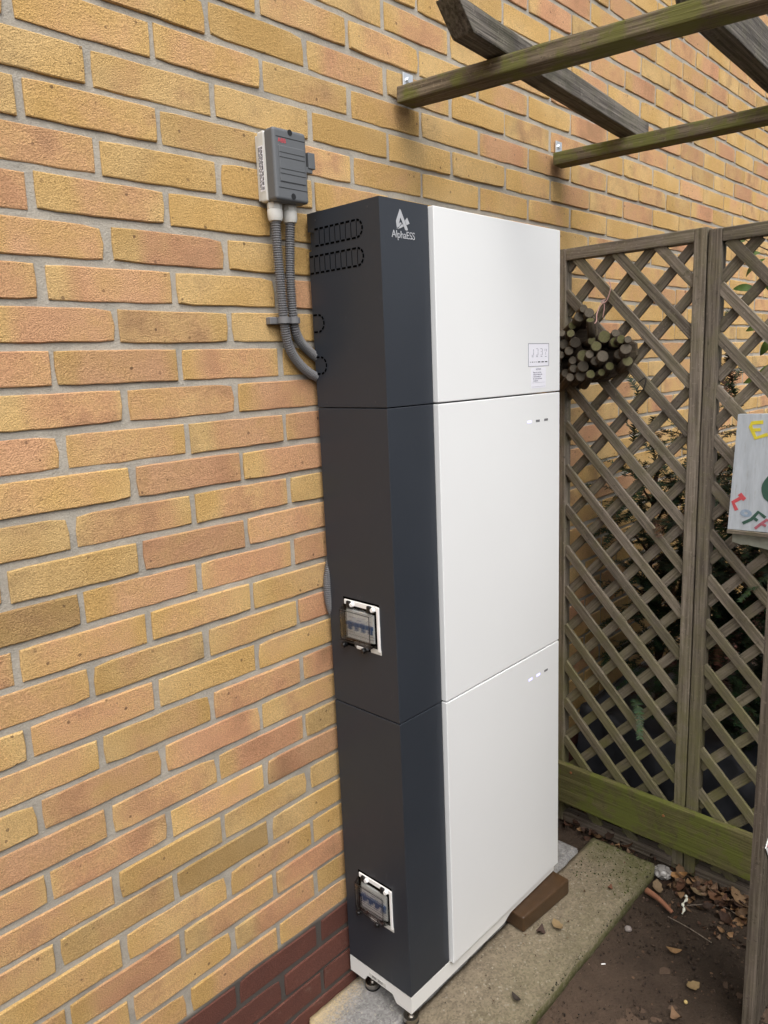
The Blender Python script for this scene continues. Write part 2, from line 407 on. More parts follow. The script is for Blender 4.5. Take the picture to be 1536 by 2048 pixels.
def text(name, s, size, mw, mat, parent, depth=.0003, align='CENTER', shear=0., bold=0., space=1.):
    c = bpy.data.curves.new('txt', 'FONT'); c.body = s; c.size = size; c.extrude = depth; c.align_x = align; c.align_y = 'CENTER'; c.offset = bold; c.resolution_u = 3; c.space_character = space
    o = bpy.data.objects.new('txt', c); col.objects.link(o); dg = bpy.context.evaluated_depsgraph_get(); dg.update()
    me = bpy.data.meshes.new_from_object(o.evaluated_get(dg)); bpy.data.objects.remove(o); bpy.data.curves.remove(c)
    me.materials.clear()
    return put(name, me, mat, parent, mw)
def mfront(x, y, z):   # local x -> +x, local y -> +z, out -> -y
    m = Matrix(((1, 0, 0), (0, 0, 1), (0, -1, 0))).transposed().to_4x4(); m.translation = (x, y, z); return m
def mside(x, y, z):    # local x -> -y, local y -> +z, out -> -x
    m = Matrix(((0, -1, 0), (0, 0, 1), (-1, 0, 0))).transposed().to_4x4(); m.translation = (x, y, z); return m
def tintattr(me, cols):
    a = me.color_attributes.new('tint', 'FLOAT_COLOR', 'POINT')
    a.data.foreach_set('color', [c for q in cols for c in (*q, 1.)])

# ------------------------------------------------------------------ ground
SLAB = .052
g = put('ground', mesh('ground', [(-40, -40, -.03), (40, -40, -.03), (40, 40, -.03), (-40, 40, -.03)], [(0, 1, 2, 3)]), M['soil']); tag(g, kind='structure')
NX, NY = 330, 200; X0, X1, Y0, Y1 = -.6, 2.9, -2.1, .02
vs = []
for j in range(NY+1):
    for i in range(NX+1):
        x = X0+(X1-X0)*i/NX; y = Y0+(Y1-Y0)*j/NY
        z = .0075+noise.fractal(Vector((x*4, y*4, 3)), 1, 2, 4)*.006+noise.fractal(Vector((x*18, y*18, 1)), 1, 2, 3)*.0042+noise.noise(Vector((x*55, y*55, 1)))*.0018
        z += .012*max(0, min(1, (x-.95)/.25))
        e = min((x-X0)/.2, (X1-x)/.2, (y-Y0)/.2, 1)
        vs.append((x, y, z*max(0, min(1, e))-.034*(1-max(0, min(1, e)))))
fs = [(j*(NX+1)+i, j*(NX+1)+i+1, (j+1)*(NX+1)+i+1, (j+1)*(NX+1)+i) for j in range(NY) for i in range(NX)]
soil = put('soil', mesh('soil', vs, fs, True), M['soil']); tag(soil, kind='structure')
# half-buried pavers
t = NT('soiled_paver'); p_ = t.pos()
pc = t.mix(t.noise(p_, 9, 4, .6), (.105, .070, .049), (.055, .038, .027)); pc = t.mix(1., pc, t.mix(t.noise(p_, 160, 4, .75), (.6, .59, .58), (1.4, 1.38, 1.35)), 'MULTIPLY')
M['paver'] = t.fin(pc, .9, t.bump(t.noise(p_, 120, 4, .75), .6, .004), spec=.2)
pav = bm_mesh(box_bm(-.098, .098, -.098, .098, -.03, .0, .006, 2), 'paver')
for ix in range(-3, 3):
    for iy in range(5):
        x = .70+ix*.201+(.1 if iy % 2 else 0); y = -.567+.201-iy*.201-.201*0+.0
        y = -.466-.1005-(iy-0)*.201 if iy else -.466-.1005
        if iy > 3: continue
        put('paver', pav, M['paver'], soil, Matrix.Translation((x, y-.0, .0055+random.uniform(-.0015, .002))) @ Euler((random.uniform(-.012, .012), random.uniform(-.012, .012), random.uniform(-.01, .01))).to_matrix().to_4x4())
for ix in range(-3, 2):
    put('paver', pav, M['paver'], soil, Matrix.Translation((.66+ix*.201, -.466+.1005, .006)))

# ------------------------------------------------------------------ brick wall
BP, CP, Z0 = .2173, .0625, 2.04
wall = empty('brick_wall', (1.2, 0, 0), 'yellow brick house wall with grey mortar and dark red plinth bricks', 'wall')
WX0, WX1, WZ1 = -2.2, 5.2, 3.3
nx, nz = 200, 90
vs, fs = [], []
for j in range(nz+1):
    for i in range(nx+1):
        x = WX0+(WX1-WX0)*i/nx; z = -.05+(WZ1+.05)*j/nz
        vs.append((x, .0031+noise.noise(Vector((x*22, z*30, 0)))*.0013, z))
fs = [(j*(nx+1)+i, j*(nx+1)+i+1, (j+1)*(nx+1)+i+1, (j+1)*(nx+1)+i) for j in range(nz) for i in range(nx)]
b0 = len(vs); vs += [(WX0, .2, -.05), (WX1, .2, -.05), (WX1, .2, WZ1), (WX0, .2, WZ1)]
fs += [(b0+1, b0, b0+3, b0+2), (nz*(nx+1), nz*(nx+1)+nx, b0+2, b0+3), (0, b0, b0+1, nx), (0, nz*(nx+1), b0+3, b0), (nx, b0+1, b0+2, nz*(nx+1)+nx)]
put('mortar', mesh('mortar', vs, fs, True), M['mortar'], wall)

def brick_shape(L, H, n_long, n_short, seed, jag):
    rr = random.Random(seed); pts = []
    def side(ax, ay, bx, by, n):
        for k in range(n):
            f = k/n; pts.append([ax+(bx-ax)*f, ay+(by-ay)*f])
    a, b = L/2, H/2
    side(-a, -b, a, -b, n_long); side(a, -b, a, b, n_short); side(a, b, -a, b, n_long); side(-a, b, -a, -b, n_short)
    corner = [rr.uniform(.0, .0022)+(.003 if rr.random() < .15 else 0) for _ in range(4)]; out = []
    ph = rr.uniform(0, 100)
    for i, (x, y) in enumerate(pts):
        q = noise.noise_vector(Vector((x*30+ph, y*30, seed)))*.45+noise.noise_vector(Vector((x*190+ph, y*190, seed+9)))*.7
        bot = 1.25 if y < -b*.8 else .8
        x2, y2 = x+q.x*jag*.7, y+q.y*jag*bot
        dcx = max(0., 1-(a-abs(x))/.011); dcy = max(0., 1-(b-abs(y))/.011); kc = corner[(x > 0)*2+(y > 0)]
        if dcx > 0 and dcy > 0:
            x2 -= math.copysign(kc*dcy*dcy*dcx, x)*.8; y2 -= math.copysign(kc*dcx*dcx*dcy, y)*.8
        out.append((x2, y2))
    if n_long > 20 and rr.random() < .3:        # chipped edge
        k = rr.randrange(2, n_long-8)
        for j in range(rr.randint(1, 5)): out[k+j] = (out[k+j][0], out[k+j][1]+rr.uniform(.001, .0045))
    return out
def brick_geom(out, L, H, tilt):
    n = len(out); vs = []
    for x, y in out: vs.append((x, .014, y))
    for x, y in out: vs.append((x, .0014, y))
    for x, y in out:
        s = .0017; vs.append((x-math.copysign(min(s, abs(x)), x)*(1 if abs(x) > L/2-.012 else .0), .0-tilt[0]*x-tilt[1]*y, y-math.copysign(s, y)*(1 if abs(y) > H/2-.01 else 0)))
    fs = []
    for k in (0, 1):
        for i in range(n): fs.append((k*n+i, k*n+(i+1) % n, (k+1)*n+(i+1) % n, (k+1)*n+i))
    fs.append(tuple(range(2*n, 3*n)))
    return vs, fs
def uvs(me, L, H):
    uv = me.uv_layers.new(name='uv')
    for l in me.loops:
        c = me.vertices[l.vertex_index].co; uv.data[l.index].uv = (c.x/L+.5, c.z/H+.5)
BL, BH = BP-.0108, .0514
variants = []
for s in range(22):
    L_ = BL+random.uniform(-.003, .003); H_ = BH+random.uniform(-.0018, .0018)
    vs, fs = brick_geom(brick_shape(L_, H_, 44, 11, s, .0030), L_, H_, (random.uniform(-.009, .009), random.uniform(-.03, .03)))
    me = mesh('brick', vs, fs); uvs(me, BL, BH)
    me.polygons.foreach_set('use_smooth', [len(p.vertices) == 4 for p in me.polygons])
    variants.append(me)
plinth_variants = []
for s in range(6):
    me = variants[s].copy(); me.materials.clear(); me.materials.append(M['plinth']); plinth_variants.append(me)
for me in variants: me.materials.append(M['brick'])
def project(v):
    d = Vector(v)-CAM; return (768+FPX*d.dot(rt2)/d.dot(fwd), 1024-FPX*d.dot(up2)/d.dot(fwd), d.dot(fwd))
def behind_cabinet(u, v):
    lf = 622+(v-432)*.062; rg = 1118
    return lf+15 < u < rg-15 and (v > (432-.3*(u-608)+30 if u < 755 else 395+.21*(u-755)+25)) and v < (1900 if u < 830 else 1940-.94*(u-900))
cells = []
for row in range(-21, 33):
    z = Z0-row*CP; odd = row % 2
    k0 = int((WX0)/BP)+1; k1 = int(WX1/BP)-1
    for k in range(k0, k1):
        x = (k+.5 if odd else k)*BP       # odd rows: perpends at whole numbers
        if z+CP/2 > WZ1: continue
        d = Vector((x, 0, z))-CAM; vis = False; area = 0
        if d.dot(fwd) > .2:
            u, v, dep = project((x, 0, z))
            vis = -110 < u < 1640 and -40 < v < 2090 and not behind_cabinet(u, v)
            area = (-d.y/d.length)/d.length**2
            if x > 1.28 and v > 520+(u-1130)*-.1: area *= .35        # mostly hidden by the trellis and shrubs
        cells.append((vis, area, row, k, x, z, odd))
PINK = {(1, -1): .45, (1, 4): .95, (7, -1): .75, (8, -1): .85, (9, -2): .8, (9, -1): .85, (9, 0): .75, (10, -1): .7, (11, -2): .95, (11, -1): .55, (11, 0): .85, (12, 0): .9, (12, 1): .95,
        (13, 0): .7, (14, 0): .8, (14, 1): .75, (15, -1): .75, (15, 0): .85, (15, 1): .8, (16, -1): .6, (19, 0): .8, (20, -1): .7, (18, -1): .7, (21, -2): .8, (21, -1): .6, (22, -1): .75, (22, 0): .55, (26, 0): .6, (26, -1): .85, (28, 0): .7, (5, -1): .6, (4, -1): .6}
order = sorted([c for c in cells if c[0]], key=lambda c: -c[1])
near = set((c[2], c[3]) for c in order[:300])
far_v, far_f, far_c, far_u = [], [], [], []
pf_v, pf_f, pf_c, pf_u = [], [], [], []
far_shapes = []
for s in range(10): far_shapes.append(brick_geom(brick_shape(BL, BH, 7, 2, 100+s, .0018), BL, BH, (random.uniform(-.008, .008), random.uniform(-.025, .025))))
rb = random.Random(5)
for vis, area, row, k, x, z, odd in cells:
    pr = rb.random(); base = .32 if row < 6 else .50
    if x > 1.0: base = .42
    pink = PINK.get((row, k), min(1, max(0, rb.gauss(base, .28))))
    val = max(.3, min(.66, rb.gauss(.51, .06)))
    if rb.random() < .05: val = .36
    if (row, k) == (24, 0): pink, val = .0, .22
    if (row, k) == (15, -2): pink, val = .3, .16
    if (row, k) == (13, -2): pink, val = .3, .4
    tint = (pink, val, rb.random()); dx, dz, dy = rb.uniform(-.0022, .0022), rb.uniform(-.0013, .0013), rb.uniform(-.0018, .0010)
    mw = Matrix.Translation((x+dx, dy, z+dz)) @ Euler((0, rb.uniform(-.006, .006), 0)).to_matrix().to_4x4()
    pl = row >= 29
    if (row, k) in near:
        o = put('brick', rb.choice(plinth_variants if pl else variants), None, wall, mw); o.color = (*tint, 1)
    else:
        sv, sf = rb.choice(far_shapes)
        V, F, C, U = (pf_v, pf_f, pf_c, pf_u) if pl else (far_v, far_f, far_c, far_u)
        o0 = len(V); V += [mw @ Vector(q) for q in sv]; F += [tuple(i+o0 for i in f) for f in sf]; C += [tint]*len(sv); U += [(q[0]/BL+.5, q[2]/BH+.5) for q in sv]
for nm, V, F, C, U, mt in (('brick_field', far_v, far_f, far_c, far_u, 'brick_far'), ('plinth_brick_field', pf_v, pf_f, pf_c, pf_u, 'plinth_far')):
    me = mesh(nm, V, F); tintattr(me, C); uv = me.uv_layers.new(name='uv')
    for l in me.loops: uv.data[l.index].uv = U[l.vertex_index]
    tag(put(nm, me, M[mt], wall), kind='stuff')

# ------------------------------------------------------------------ unseen fence added behind the viewer to darken the lower cabinet
fen = empty('shade_fence', (.8, -2.5, 0), 'unseen brown board fence added behind the viewer to darken the lower cabinet', 'fence')
fb = timber_mesh(1.9, .138, .02, .002, 8, .001, 2)
for i in range(52):
    put('shade_fence_board', fb, M['post'], fen, frame_mat((-2.9+i*.142, -2.5, 0), (-2.9+i*.142, -2.5, 1.9), (0, 1, 0)))
# ------------------------------------------------------------------ slabs under the cabinet
def rough_slab(name, x0, x1, y0, y1, z0, z1, mat, amp, label):
    b = bmesh.new(); bmesh.ops.create_cube(b, size=1, matrix=Matrix.Translation(((x0+x1)/2, (y0+y1)/2, (z0+z1)/2)) @ Matrix.Diagonal((x1-x0, y1-y0, z1-z0, 1)))
    for ax, lo, hi in ((0, x0, x1), (1, y0, y1)):
        k = int((hi-lo)/.014)
        for i in range(1, k):
            co = [0, 0, 0]; no = [0, 0, 0]; co[ax] = lo+(hi-lo)*i/k; no[ax] = 1
            bmesh.ops.bisect_plane(b, geom=b.verts[:]+b.edges[:]+b.faces[:], plane_co=co, plane_no=no)
    es = [e for e in b.edges if e.calc_face_angle(0) > 1]
    bmesh.ops.bevel(b, geom=es, offset=.005, segments=2, affect='EDGES')
    for v in b.verts:
        n = noise.noise_vector(v.co*45); n2 = noise.noise_vector(v.co*9)
        e = min(v.co.x-x0, x1-v.co.x, v.co.y-y0, y1-v.co.y)
        a = amp*(1.6 if e < .008 else .35)
        v.co += n*a+n2*a*.6
    o = put(name, bm_mesh(b, name, True), mat); return tag(o, label, 'slab')
rough_slab('concrete_slab', .02, 1.147, -.371, -.176, -.02, SLAB, M['slab'], .0016, 'long mossy brown concrete slab along the front under the cabinet')
rough_slab('paving_slab', .164, 1.072, -.170, -.006, -.02, SLAB-.001, M['slab_grey'], .0008, 'grey paving slab dusted with sand between wall and mossy slab')

# ------------------------------------------------------------------ battery cabinet
CX0, CS, CX1 = .2934, .4258, .8826
YB, YF, YW = -.012, -.2007, -.2119
ZT, Z1s, Z2s, ZB = 1.7502, 1.3860, .7633, .1289
cab = empty('battery_cabinet', (.588, -.11, SLAB), 'tall anthracite and white home battery cabinet standing against the brick wall', 'battery cabinet')
def slot_poly(name, y0, y1, z0, z1, parent, full=False):
    """dark dashed knock-out outlines laid as black strips on the -x side for the shade in the slots"""
    bm = bmesh.new(); X = CX0-.0006
    def q(ya, yb, za, zb): box_bm(X, X+.001, min(ya, yb), max(ya, yb), min(za, zb), max(za, zb), 0, 1, bm)
    r = (z1-z0)/2; yc = y1+r; zc = (z0+z1)/2; w_ = .0034
    k = max(1, round(abs(yc-y0)/.0145)); s = (yc-y0)/k
    for i in range(k):
        a, b = y0+s*i+s*.12, y0+s*i+s*.78
        q(a, b, z1-w_, z1); q(a, b, z0, z0+w_)
    for i in range(5):
        a0 = math.pi/2-math.pi*(i+.14)/5; a1 = math.pi/2-math.pi*(i+.86)/5
        vs = []
        for a in (a0, (a0+a1)/2, a1):
            for rr in (r, r-w_*1.1):
                vs.append((X-.0002, yc-math.cos(a)*rr, zc+math.sin(a)*rr))
        bv = [bm.verts.new(v) for v in vs]; bm.faces.new((bv[0], bv[1], bv[3], bv[2])); bm.faces.new((bv[2], bv[3], bv[5], bv[4]))
    if full:
        for i in range(1, k+1): q(y0+s*i-.0004, y0+s*i+.0004, z0+.004, z1-.004)
    return put(name, bm_mesh(bm, name), M['void'], parent)  # black surface strips paint the shade inside the slots
GAP = .0012
mods = [('inverter_module', Z1s, ZT), ('upper_battery_module', Z2s, Z1s), ('lower_battery_module', ZB, Z2s)]
parts = []
for nm, za, zb in mods:
    core = box(nm, CX0+.0035, CX1-.002, YF+.004, YB-.003, za+.0005, zb-.004, M['dark'], cab)
    if nm == 'inverter_module':
        # side cover with a cable notch towards the wall: profile in (y,z) extruded along x
        prof = [(YF, za+GAP), (YB-.0, za+GAP), (YB, 1.676), (YB, 1.7285-.0285-.0), (YB-.022, 1.700-.006), (YB-.022, 1.7165), (YB-.008, 1.7185), (YB, 1.7185), (YB, zb), (YF, zb)]
        prof = [(YF, za+GAP), (YB, za+GAP), (YB, 1.681), (YB-.017, 1.6835), (YB-.017, 1.7145), (YB, 1.7175), (YB, zb), (YF, zb)]
        pm = prism('side_cover', [(-y, z) for y, z in prof], mside(CS-.0005, 0, 0), CS-.0005-CX0, M['dark'], core)
    else:
        pm = box('side_cover', CX0, CS-.0005, YF, YB, za+GAP, zb-GAP, M['dark'], core, .0012, 2)
    # white door
    wz0 = za+.0015 if nm != 'lower_battery_module' else za
    wp = box('front_panel', CS+.0015, CX1, YW, YF+.0035, wz0, zb-.0015, M['white'], core, .0018, 3)
    parts.append((core, pm, wp))
inv, invside, invpanel = parts[0]
slot_poly('knockout_grille', -.030, -.160, 1.688, 1.7215, inv, True)
slot_poly('knockout_grille', -.012, -.160, 1.6395, 1.6735, inv, True)
slot_poly('knockout', -.0125, -.046, 1.530, 1.5655, inv)
slot_poly('knockout', -.0125, -.0466, 1.4500, 1.4855, inv)
for (y, z) in ((-.035, 1.736), (-.172, 1.737), (-.04, 1.396), (-.172, 1.397)):
    lathe('screw', [(.0018, 0), (.0018, .0006)], mside(CX0, y, z), M['ink'], inv, 8)
# logo on the dark front: an arrow-like A and the name
lm = mfront(.3535, YF-.0001, 1.7165)
def lp(pts): return [((x-480)*.000122, (652-(y-.17*(x-480)))*.0000785) for x, y in pts]
prism('logo', lp([(425, 410), (445, 440), (590, 860), (570, 885), (530, 870), (432, 590), (385, 760), (350, 840), (340, 760), (335, 660)]), lm, .0003, M['logo'], inv)
prism('logo', lp([(360, 845), (465, 735), (500, 785), (430, 825)]), lm, .00034, M['logo'], inv)
prism('logo', lp([(385, 745), (420, 700), (455, 715), (400, 790), (365, 810)]), lm, .00032, M['logo'], inv)
prism('logo', lp([(530, 665), (580, 600), (630, 730), (565, 765)]), lm, .0003, M['logo'], inv)
text('lettering', 'AlphaESS', .0182, mfront(.3545, YF-.0003, 1.6905), M['logo'], inv, .0002, space=.93)
# display window, sticker, print
PY = YW-.0002
bm = bmesh.new()
for a in ((.7465, .833, 1.4968, 1.4979), (.7465, .7475, 1.4476, 1.4968), (.832, .833, 1.4476, 1.4968), (.7465, .770, 1.4470, 1.4478), (.770, .833, 1.4471, 1.4477)):
    box_bm(a[0], a[1], PY-.0003, PY+.0005, a[2], a[3], 0, 1, bm)
put('display_rim', bm_mesh(bm, 'display_rim'), M['print'], inv)
disp = box('display', .748, .8315, PY, PY+.0006, 1.448, 1.4964, M['paper'], inv)
bm = bmesh.new()
def seg(x, z, w_, h): box_bm(x, x+w_, PY-.0004, PY+.0001, z, z+h, 0, 1, bm)
for i, pat in enumerate(('rb', 'trb', 'trmb', 'v')):
    x = .759+i*.0185; z = 1.472; W_, H_ = .0085, .0135
    if 'r' in pat: seg(x+W_, z+.0005, .001, H_/2-.001); seg(x+W_, z+H_/2+.0005, .001, H_/2-.001)
    if 't' in pat: seg(x+.001, z+H_, W_-.001, .0009)
    if 'b' in pat: seg(x+.001, z-.0006, W_-.001, .0009)
    if 'm' in pat: seg(x+.002, z+H_/2, W_-.003, .0008)
    if 'v' in pat: seg(x+.001, z+H_*.6, .001, H_*.4); seg(x+W_-.001, z+H_*.55, .001, H_*.45); seg(x+W_/2, z, .001, H_*.5)
    seg(x+.0012, z-.0042, .007, .0012)
put('digits', bm_mesh(bm, 'digits'), M['print'], disp)
bm = bmesh.new()
for x, w_ in ((.7535, .002), (.7605, .005), (.769, .003), (.7765, .003)): seg(x, 1.456, w_, .0016)
for x in (.786, .801, .816): seg(x, 1.4555, .0098, .0024)
put('status_icons', bm_mesh(bm, 'status_icons'), M['ink'], disp)
stk = box('sticker', .7575, .8195, PY-.0002, PY+.0005, 1.3985, 1.4438, M['paper'], inv)
text('print', 'NOTICE', .0058, mfront(.788, PY-.0003, 1.4405), M['print'], stk, .0002)
for i, (tx) in enumerate(('Please do not turn', 'switch on before the', 'commissioning of', 'the system has been', 'completed')):
    text('print', tx, .0046, mfront(.765, PY-.0003, 1.4335-i*.0046), M['print'], stk, .0002, 'LEFT')
bm = bmesh.new(); seg(.760, 1.4105, .056, .0004); seg(.759, 1.4015, .058, .0004)
put('print', bm_mesh(bm, 'print'), M['print'], stk)
for zz, states, core in ((1.3241, (1, 0, 0), parts[1][0]), (.7025, (1, 1, 0), parts[2][0])):
    for i, x in enumerate((.7505, .7852, .8211)):
        o = box('status_lamp', x-.008, x+.008, PY-.0002, PY+.0005, zz-.0025, zz+.0025, M['led' if states[i] else 'led_off'], core)
# breaker windows on the dark side
def breaker(zc, core):
    y0, y1 = -.060, -.158; z0, z1 = zc-.048, zc+.048; X = CX0
    fr = bmesh.new()
    t_ = .0068
    # white bezel: right post and top bar, thin lip left and bottom
    box_bm(X-.0035, X+.0005, y1, y1+t_, z0+.002, z1-.001, .0014, 2, fr)
    box_bm(X-.0030, X+.0004, y1+t_-.001, y0, z1-.0108, z1, .0014, 2, fr)
    win = put('breaker_window', bm_mesh(fr, 'breaker_window'), M['cardw'], core)
    box('recess_shade', X-.0004, X+.0003, y1+.001, y0+.004, z0-.004, z1+.004, M['void'], win)  # flat black sheet painting the shade inside the window opening
    # breaker body behind the cover
    yL, yR, zb_, zt_ = y0-.008, y1+.014, z0+.017, z1-.020
    br = box('circuit_breaker', X-.0045, X-.0005, yR, yL, zb_, zt_, M['breaker'], win, .001, 2)
    tg = bmesh.new(); zz = (zb_+zt_)/2-.002
    box_bm(X-.0072, X-.004, yR+.001, yL-.001, zz, zz+.0085, .0006, 1, tg)
    n = 4; s = (yL-yR)/n
    for i in range(n): box_bm(X-.0068, X-.004, yR+s*i+.003, yR+s*i+s-.0045, zz-.009, zz+.001, .0006, 1, tg)
    put('toggle', bm_mesh(tg, 'toggle'), M['blue'], win)
    pr = bmesh.new()
    for i, (a, b, h) in enumerate(((.1, .35, .75), (.45, .7, .78), (.1, .2, .62), (.55, .68, .62), (.78, .92, .74), (.8, .95, .60), (.4, .55, .68))):
        box_bm(X-.0049, X-.0044, yL-(yL-yR)*b, yL-(yL-yR)*a, zb_+(zt_-zb_)*h, zb_+(zt_-zb_)*h+.0014, 0, 1, pr)
    put('print', bm_mesh(pr, 'print'), M['print'], win)
    ln = bmesh.new()
    for h in (.12, .22): box_bm(X-.0050, X-.0044, yR, yL, zb_+(zt_-zb_)*h, zb_+(zt_-zb_)*h+.001, 0, 1, ln)
    put('breaker_groove', bm_mesh(ln, 'breaker_groove'), M['led_off'], win)
    # smoked hinged cover: shallow open box
    cy0, cy1, cz0, cz1 = y0+.006, y1+.0075, z0+.009, z1-.0125; dp = .017
    cb = bmesh.new()
    f = [(X-.001, cy0, cz0), (X-.001, cy1, cz0), (X-.001, cy1, cz1), (X-.001, cy0, cz1), (X-dp, cy0-.004, cz0+.004), (X-dp, cy1+.006, cz0+.003), (X-dp, cy1+.006, cz1-.006), (X-dp, cy0-.004, cz1-.006)]
    bv = [cb.verts.new(v) for v in f]
    for q in ((4, 5, 6, 7), (0, 1, 5, 4), (1, 2, 6, 5), (2, 3, 7, 6), (3, 0, 4, 7)): cb.faces.new([bv[i] for i in q])
    bmesh.ops.recalc_face_normals(cb, faces=cb.faces)
    bmesh.ops.bevel(cb, geom=[e for e in cb.edges if len(e.link_faces) == 2], offset=.0022, segments=2, affect='EDGES')
    bmesh.ops.solidify(cb, geom=cb.faces[:], thickness=.0012)
    put('clear_cover', bm_mesh(cb, 'clear_cover'), M['smoked'], win)
    rim = bmesh.new()
    for a, b in (((X-dp-.0003, cy1+.0062, cz0+.003), (X-dp-.0003, cy1+.0062, cz1-.006)), ((X-dp-.0003, cy0-.004, cz0+.004), (X-dp-.0003, cy1+.006, cz0+.003)), ((X-dp-.0003, cy0-.004, cz1-.006), (X-dp-.0003, cy1+.006, cz1-.006)), ((X-.003, cy0, cz0), (X-.003, cy0, cz1))):
        box_bm(min(a[0], b[0])-.0005, max(a[0], b[0])+.0004, min(a[1], b[1])-.0006, max(a[1], b[1])+.0006, min(a[2], b[2])-.0006, max(a[2], b[2])+.0006, 0, 1, rim)
    put('cover_edge', bm_mesh(rim, 'cover_edge'), M['black'], win)
    for yy in (y0-.010, y1+.030):          # hinge knuckles
        box('hinge', X-.0085, X-.001, yy-.011, yy, z1-.0155, z1-.001, M['black'], win, .003, 3)
        lathe('hinge_pin', [(.0048, 0), (.0052, .003), (.0042, .007)], mside(X-.0015, yy-.0155, z1-.0078), M['cardw'], win, 14)
    box('latch', X-.008, X-.001, y0-.055, y0-.034, z0-.003, z0+.0045, M['cardw'], win, .003, 3)
    box('latch_bar', X-.006, X-.0008, y0-.066, y0-.028, z0-.0005, z0+.0105, M['led_off'], win, .001, 1)
    for yy in (y0-.001, y1+.040):
        lathe('thumb_screw', [(.0058, 0), (.0058, .009), (.0044, .0108)], mside(X-.004, yy, z0-.001), M['black'], win, 12)
        lathe('cover_bolt', [(.0028, 0), (.0028, .004)], mside(X-.002, yy-.017, z0+.0075), M['black'], win, 10)
    box('bezel_foot', X-.0012, X+.0004, y1-.001, y1+.028, z0-.004, z0+.006, M['lgrey'], win)
    text('marking', 'CA1', .009, mside(X-.0001, (y0+y1)/2+.004, z1+.010), M['ink'], win, .0001)
    text('marking', 'CA1', .009, mside(X-.0001, (y0+y1)/2-.004, z0-.012), M['ink'], win, .0001)
breaker(.9505, parts[1][0]); breaker(.3205, parts[2][0])
# white base frame with arched cut-outs
def base_profile(L, h, leg, rise):
    n = 8; pts = [(0, 0), (leg, 0)]
    for i in range(n+1): f = i/n; pts.append((leg+.014*f, rise*(3*f*f-2*f**3)))
    for i in range(n+1): f = 1-i/n; pts.append((L-leg-.014*f, rise*(3*f*f-2*f**3)))
    pts += [(L-leg, 0), (L, 0), (L, h), (0, h)]
    out = [pts[0]]
    for q in pts[1:]:
        if abs(q[0]-out[-1][0])+abs(q[1]-out[-1][1]) > 1e-5: out.append(q)
    return out
BZ = .0885
bp_side = base_profile(-YF+YB-.001, ZB-BZ-.0006, .043, .017)
bf = prism('base_frame', bp_side, mside(CX0+.0045, YB-.0005, BZ), .004, M['basew'], cab)
LR = CX1-.002-(CX0+.0047); HR = ZB-.0006-BZ-.0005
prism('base_rail', [(0, 0), (.345, 0), (.35, .002), (.372, .0115), (.378, .0125), (LR, .0125), (LR, HR), (0, HR)], mfront(CX0+.0047, YF+.0045, BZ+.0005), .004, M['basew'], bf)
box('base_plate', CX0+.005, CX1-.002, YF+.005, YB-.003, ZB-.004, ZB-.0007, M['basew'], bf)
rl = box('rating_label', CX0-.0002, CX0+.0004, -.125, -.074, .1085, .1178, M['lgrey'], bf)
text('print', 'IP65  2023', .0075, mside(CX0-.0002, -.0995, .1131), M['ink'], rl, .0001, bold=.0002)
for i, (x, y) in enumerate(((CX0+.028, -.055), (CX0+.016, -.183), (CX1-.055, -.183), (CX1-.03, -.05))):
    mw = Matrix.Translation((x, y, SLAB)); top = BZ-SLAB+.012
    if i == 2: mw = Matrix.Translation((.805, -.176, SLAB+.0455)); top = .02
    ft = lathe('foot', [(.0165, 0), (.0175, .002), (.0175, .011), (.0165, .0135), (.0075, .0145), (.0075, .018), (.0045, .0185), (.0045, max(top, .02))], mw, M['steel'], cab, 24)
    lathe('foot_pad', [(.0182, -.0002), (.0182, .0028)], mw, M['black'], ft, 24)
# brick-shaped block under the far end
def block():
    b = box_bm(-.100, .100, -.048, .048, 0, .044, .005, 3)
    for v in b.verts: v.co += noise.noise_vector(v.co*40)*.0012
    m = Matrix.Translation((.785, -.192, SLAB+.001)) @ Matrix.Rotation(R(-4), 4, 'Z')
    tag(put('wedge_brick', bm_mesh(b, 'wedge_brick'), M['block'], None, m), 'brown brick lying on the slab under the far end of the cabinet', 'brick')
block()

# ------------------------------------------------------------------ isolator switch on the wall
iso = empty('isolator_switch', (.224, 0, 1.757), 'grey isolator switch box screwed to the bricks above the cabinet', 'switch box')
IX0, IX1, IZ0, IZ1 = .187, .2625, 1.7575, 1.8755
hb = bmesh.new(); box_bm(IX0+.003, IX1-.003, -.012, -.0005, IZ0+.004, IZ1-.004, .002, 2, hb); box_bm(IX0, IX1, -.030, -.010, IZ0, IZ1, .004, 3, hb)
hous = put('housing', bm_mesh(hb, 'housing'), M['lgrey'], iso)
cov = box('cover', IX0-.0005, IX1+.0005, -.056, -.0298, IZ0-.001, IZ1+.001, M['mgrey'], iso, .0055, 4)
box('raised_panel', IX0+.010, IX1-.006, -.0575, -.0545, IZ0+.030, IZ1-.028, M['mgrey'], cov, .0012, 2)
gb = bmesh.new()
for z in (IZ0+.0195, IZ1-.015): box_bm(IX0+.006, IX1-.003, -.0563, -.0555, z, z+.0011, 0, 1, gb)
for z in (IZ0+.043, IZ0+.051, IZ1-.048, IZ1-.040): box_bm(IX0+.0105, IX1-.0065, -.0578, -.0570, z, z+.0009, 0, 1, gb)
put('groove', bm_mesh(gb, 'groove'), M['black'], cov)
for z, sg in ((IZ0+.008, 1), (IZ1-.004, -1)):
    o = lathe('screw_recess', [(.0052, 0), (.0052, .0016)], mfront(.2255, -.0549, z), M['black'], cov, 16)
text('logo', 'ABB', .0102, mfront(IX0+.019, -.0562, IZ1-.0205), M['red'], cov, .0002, bold=.0)
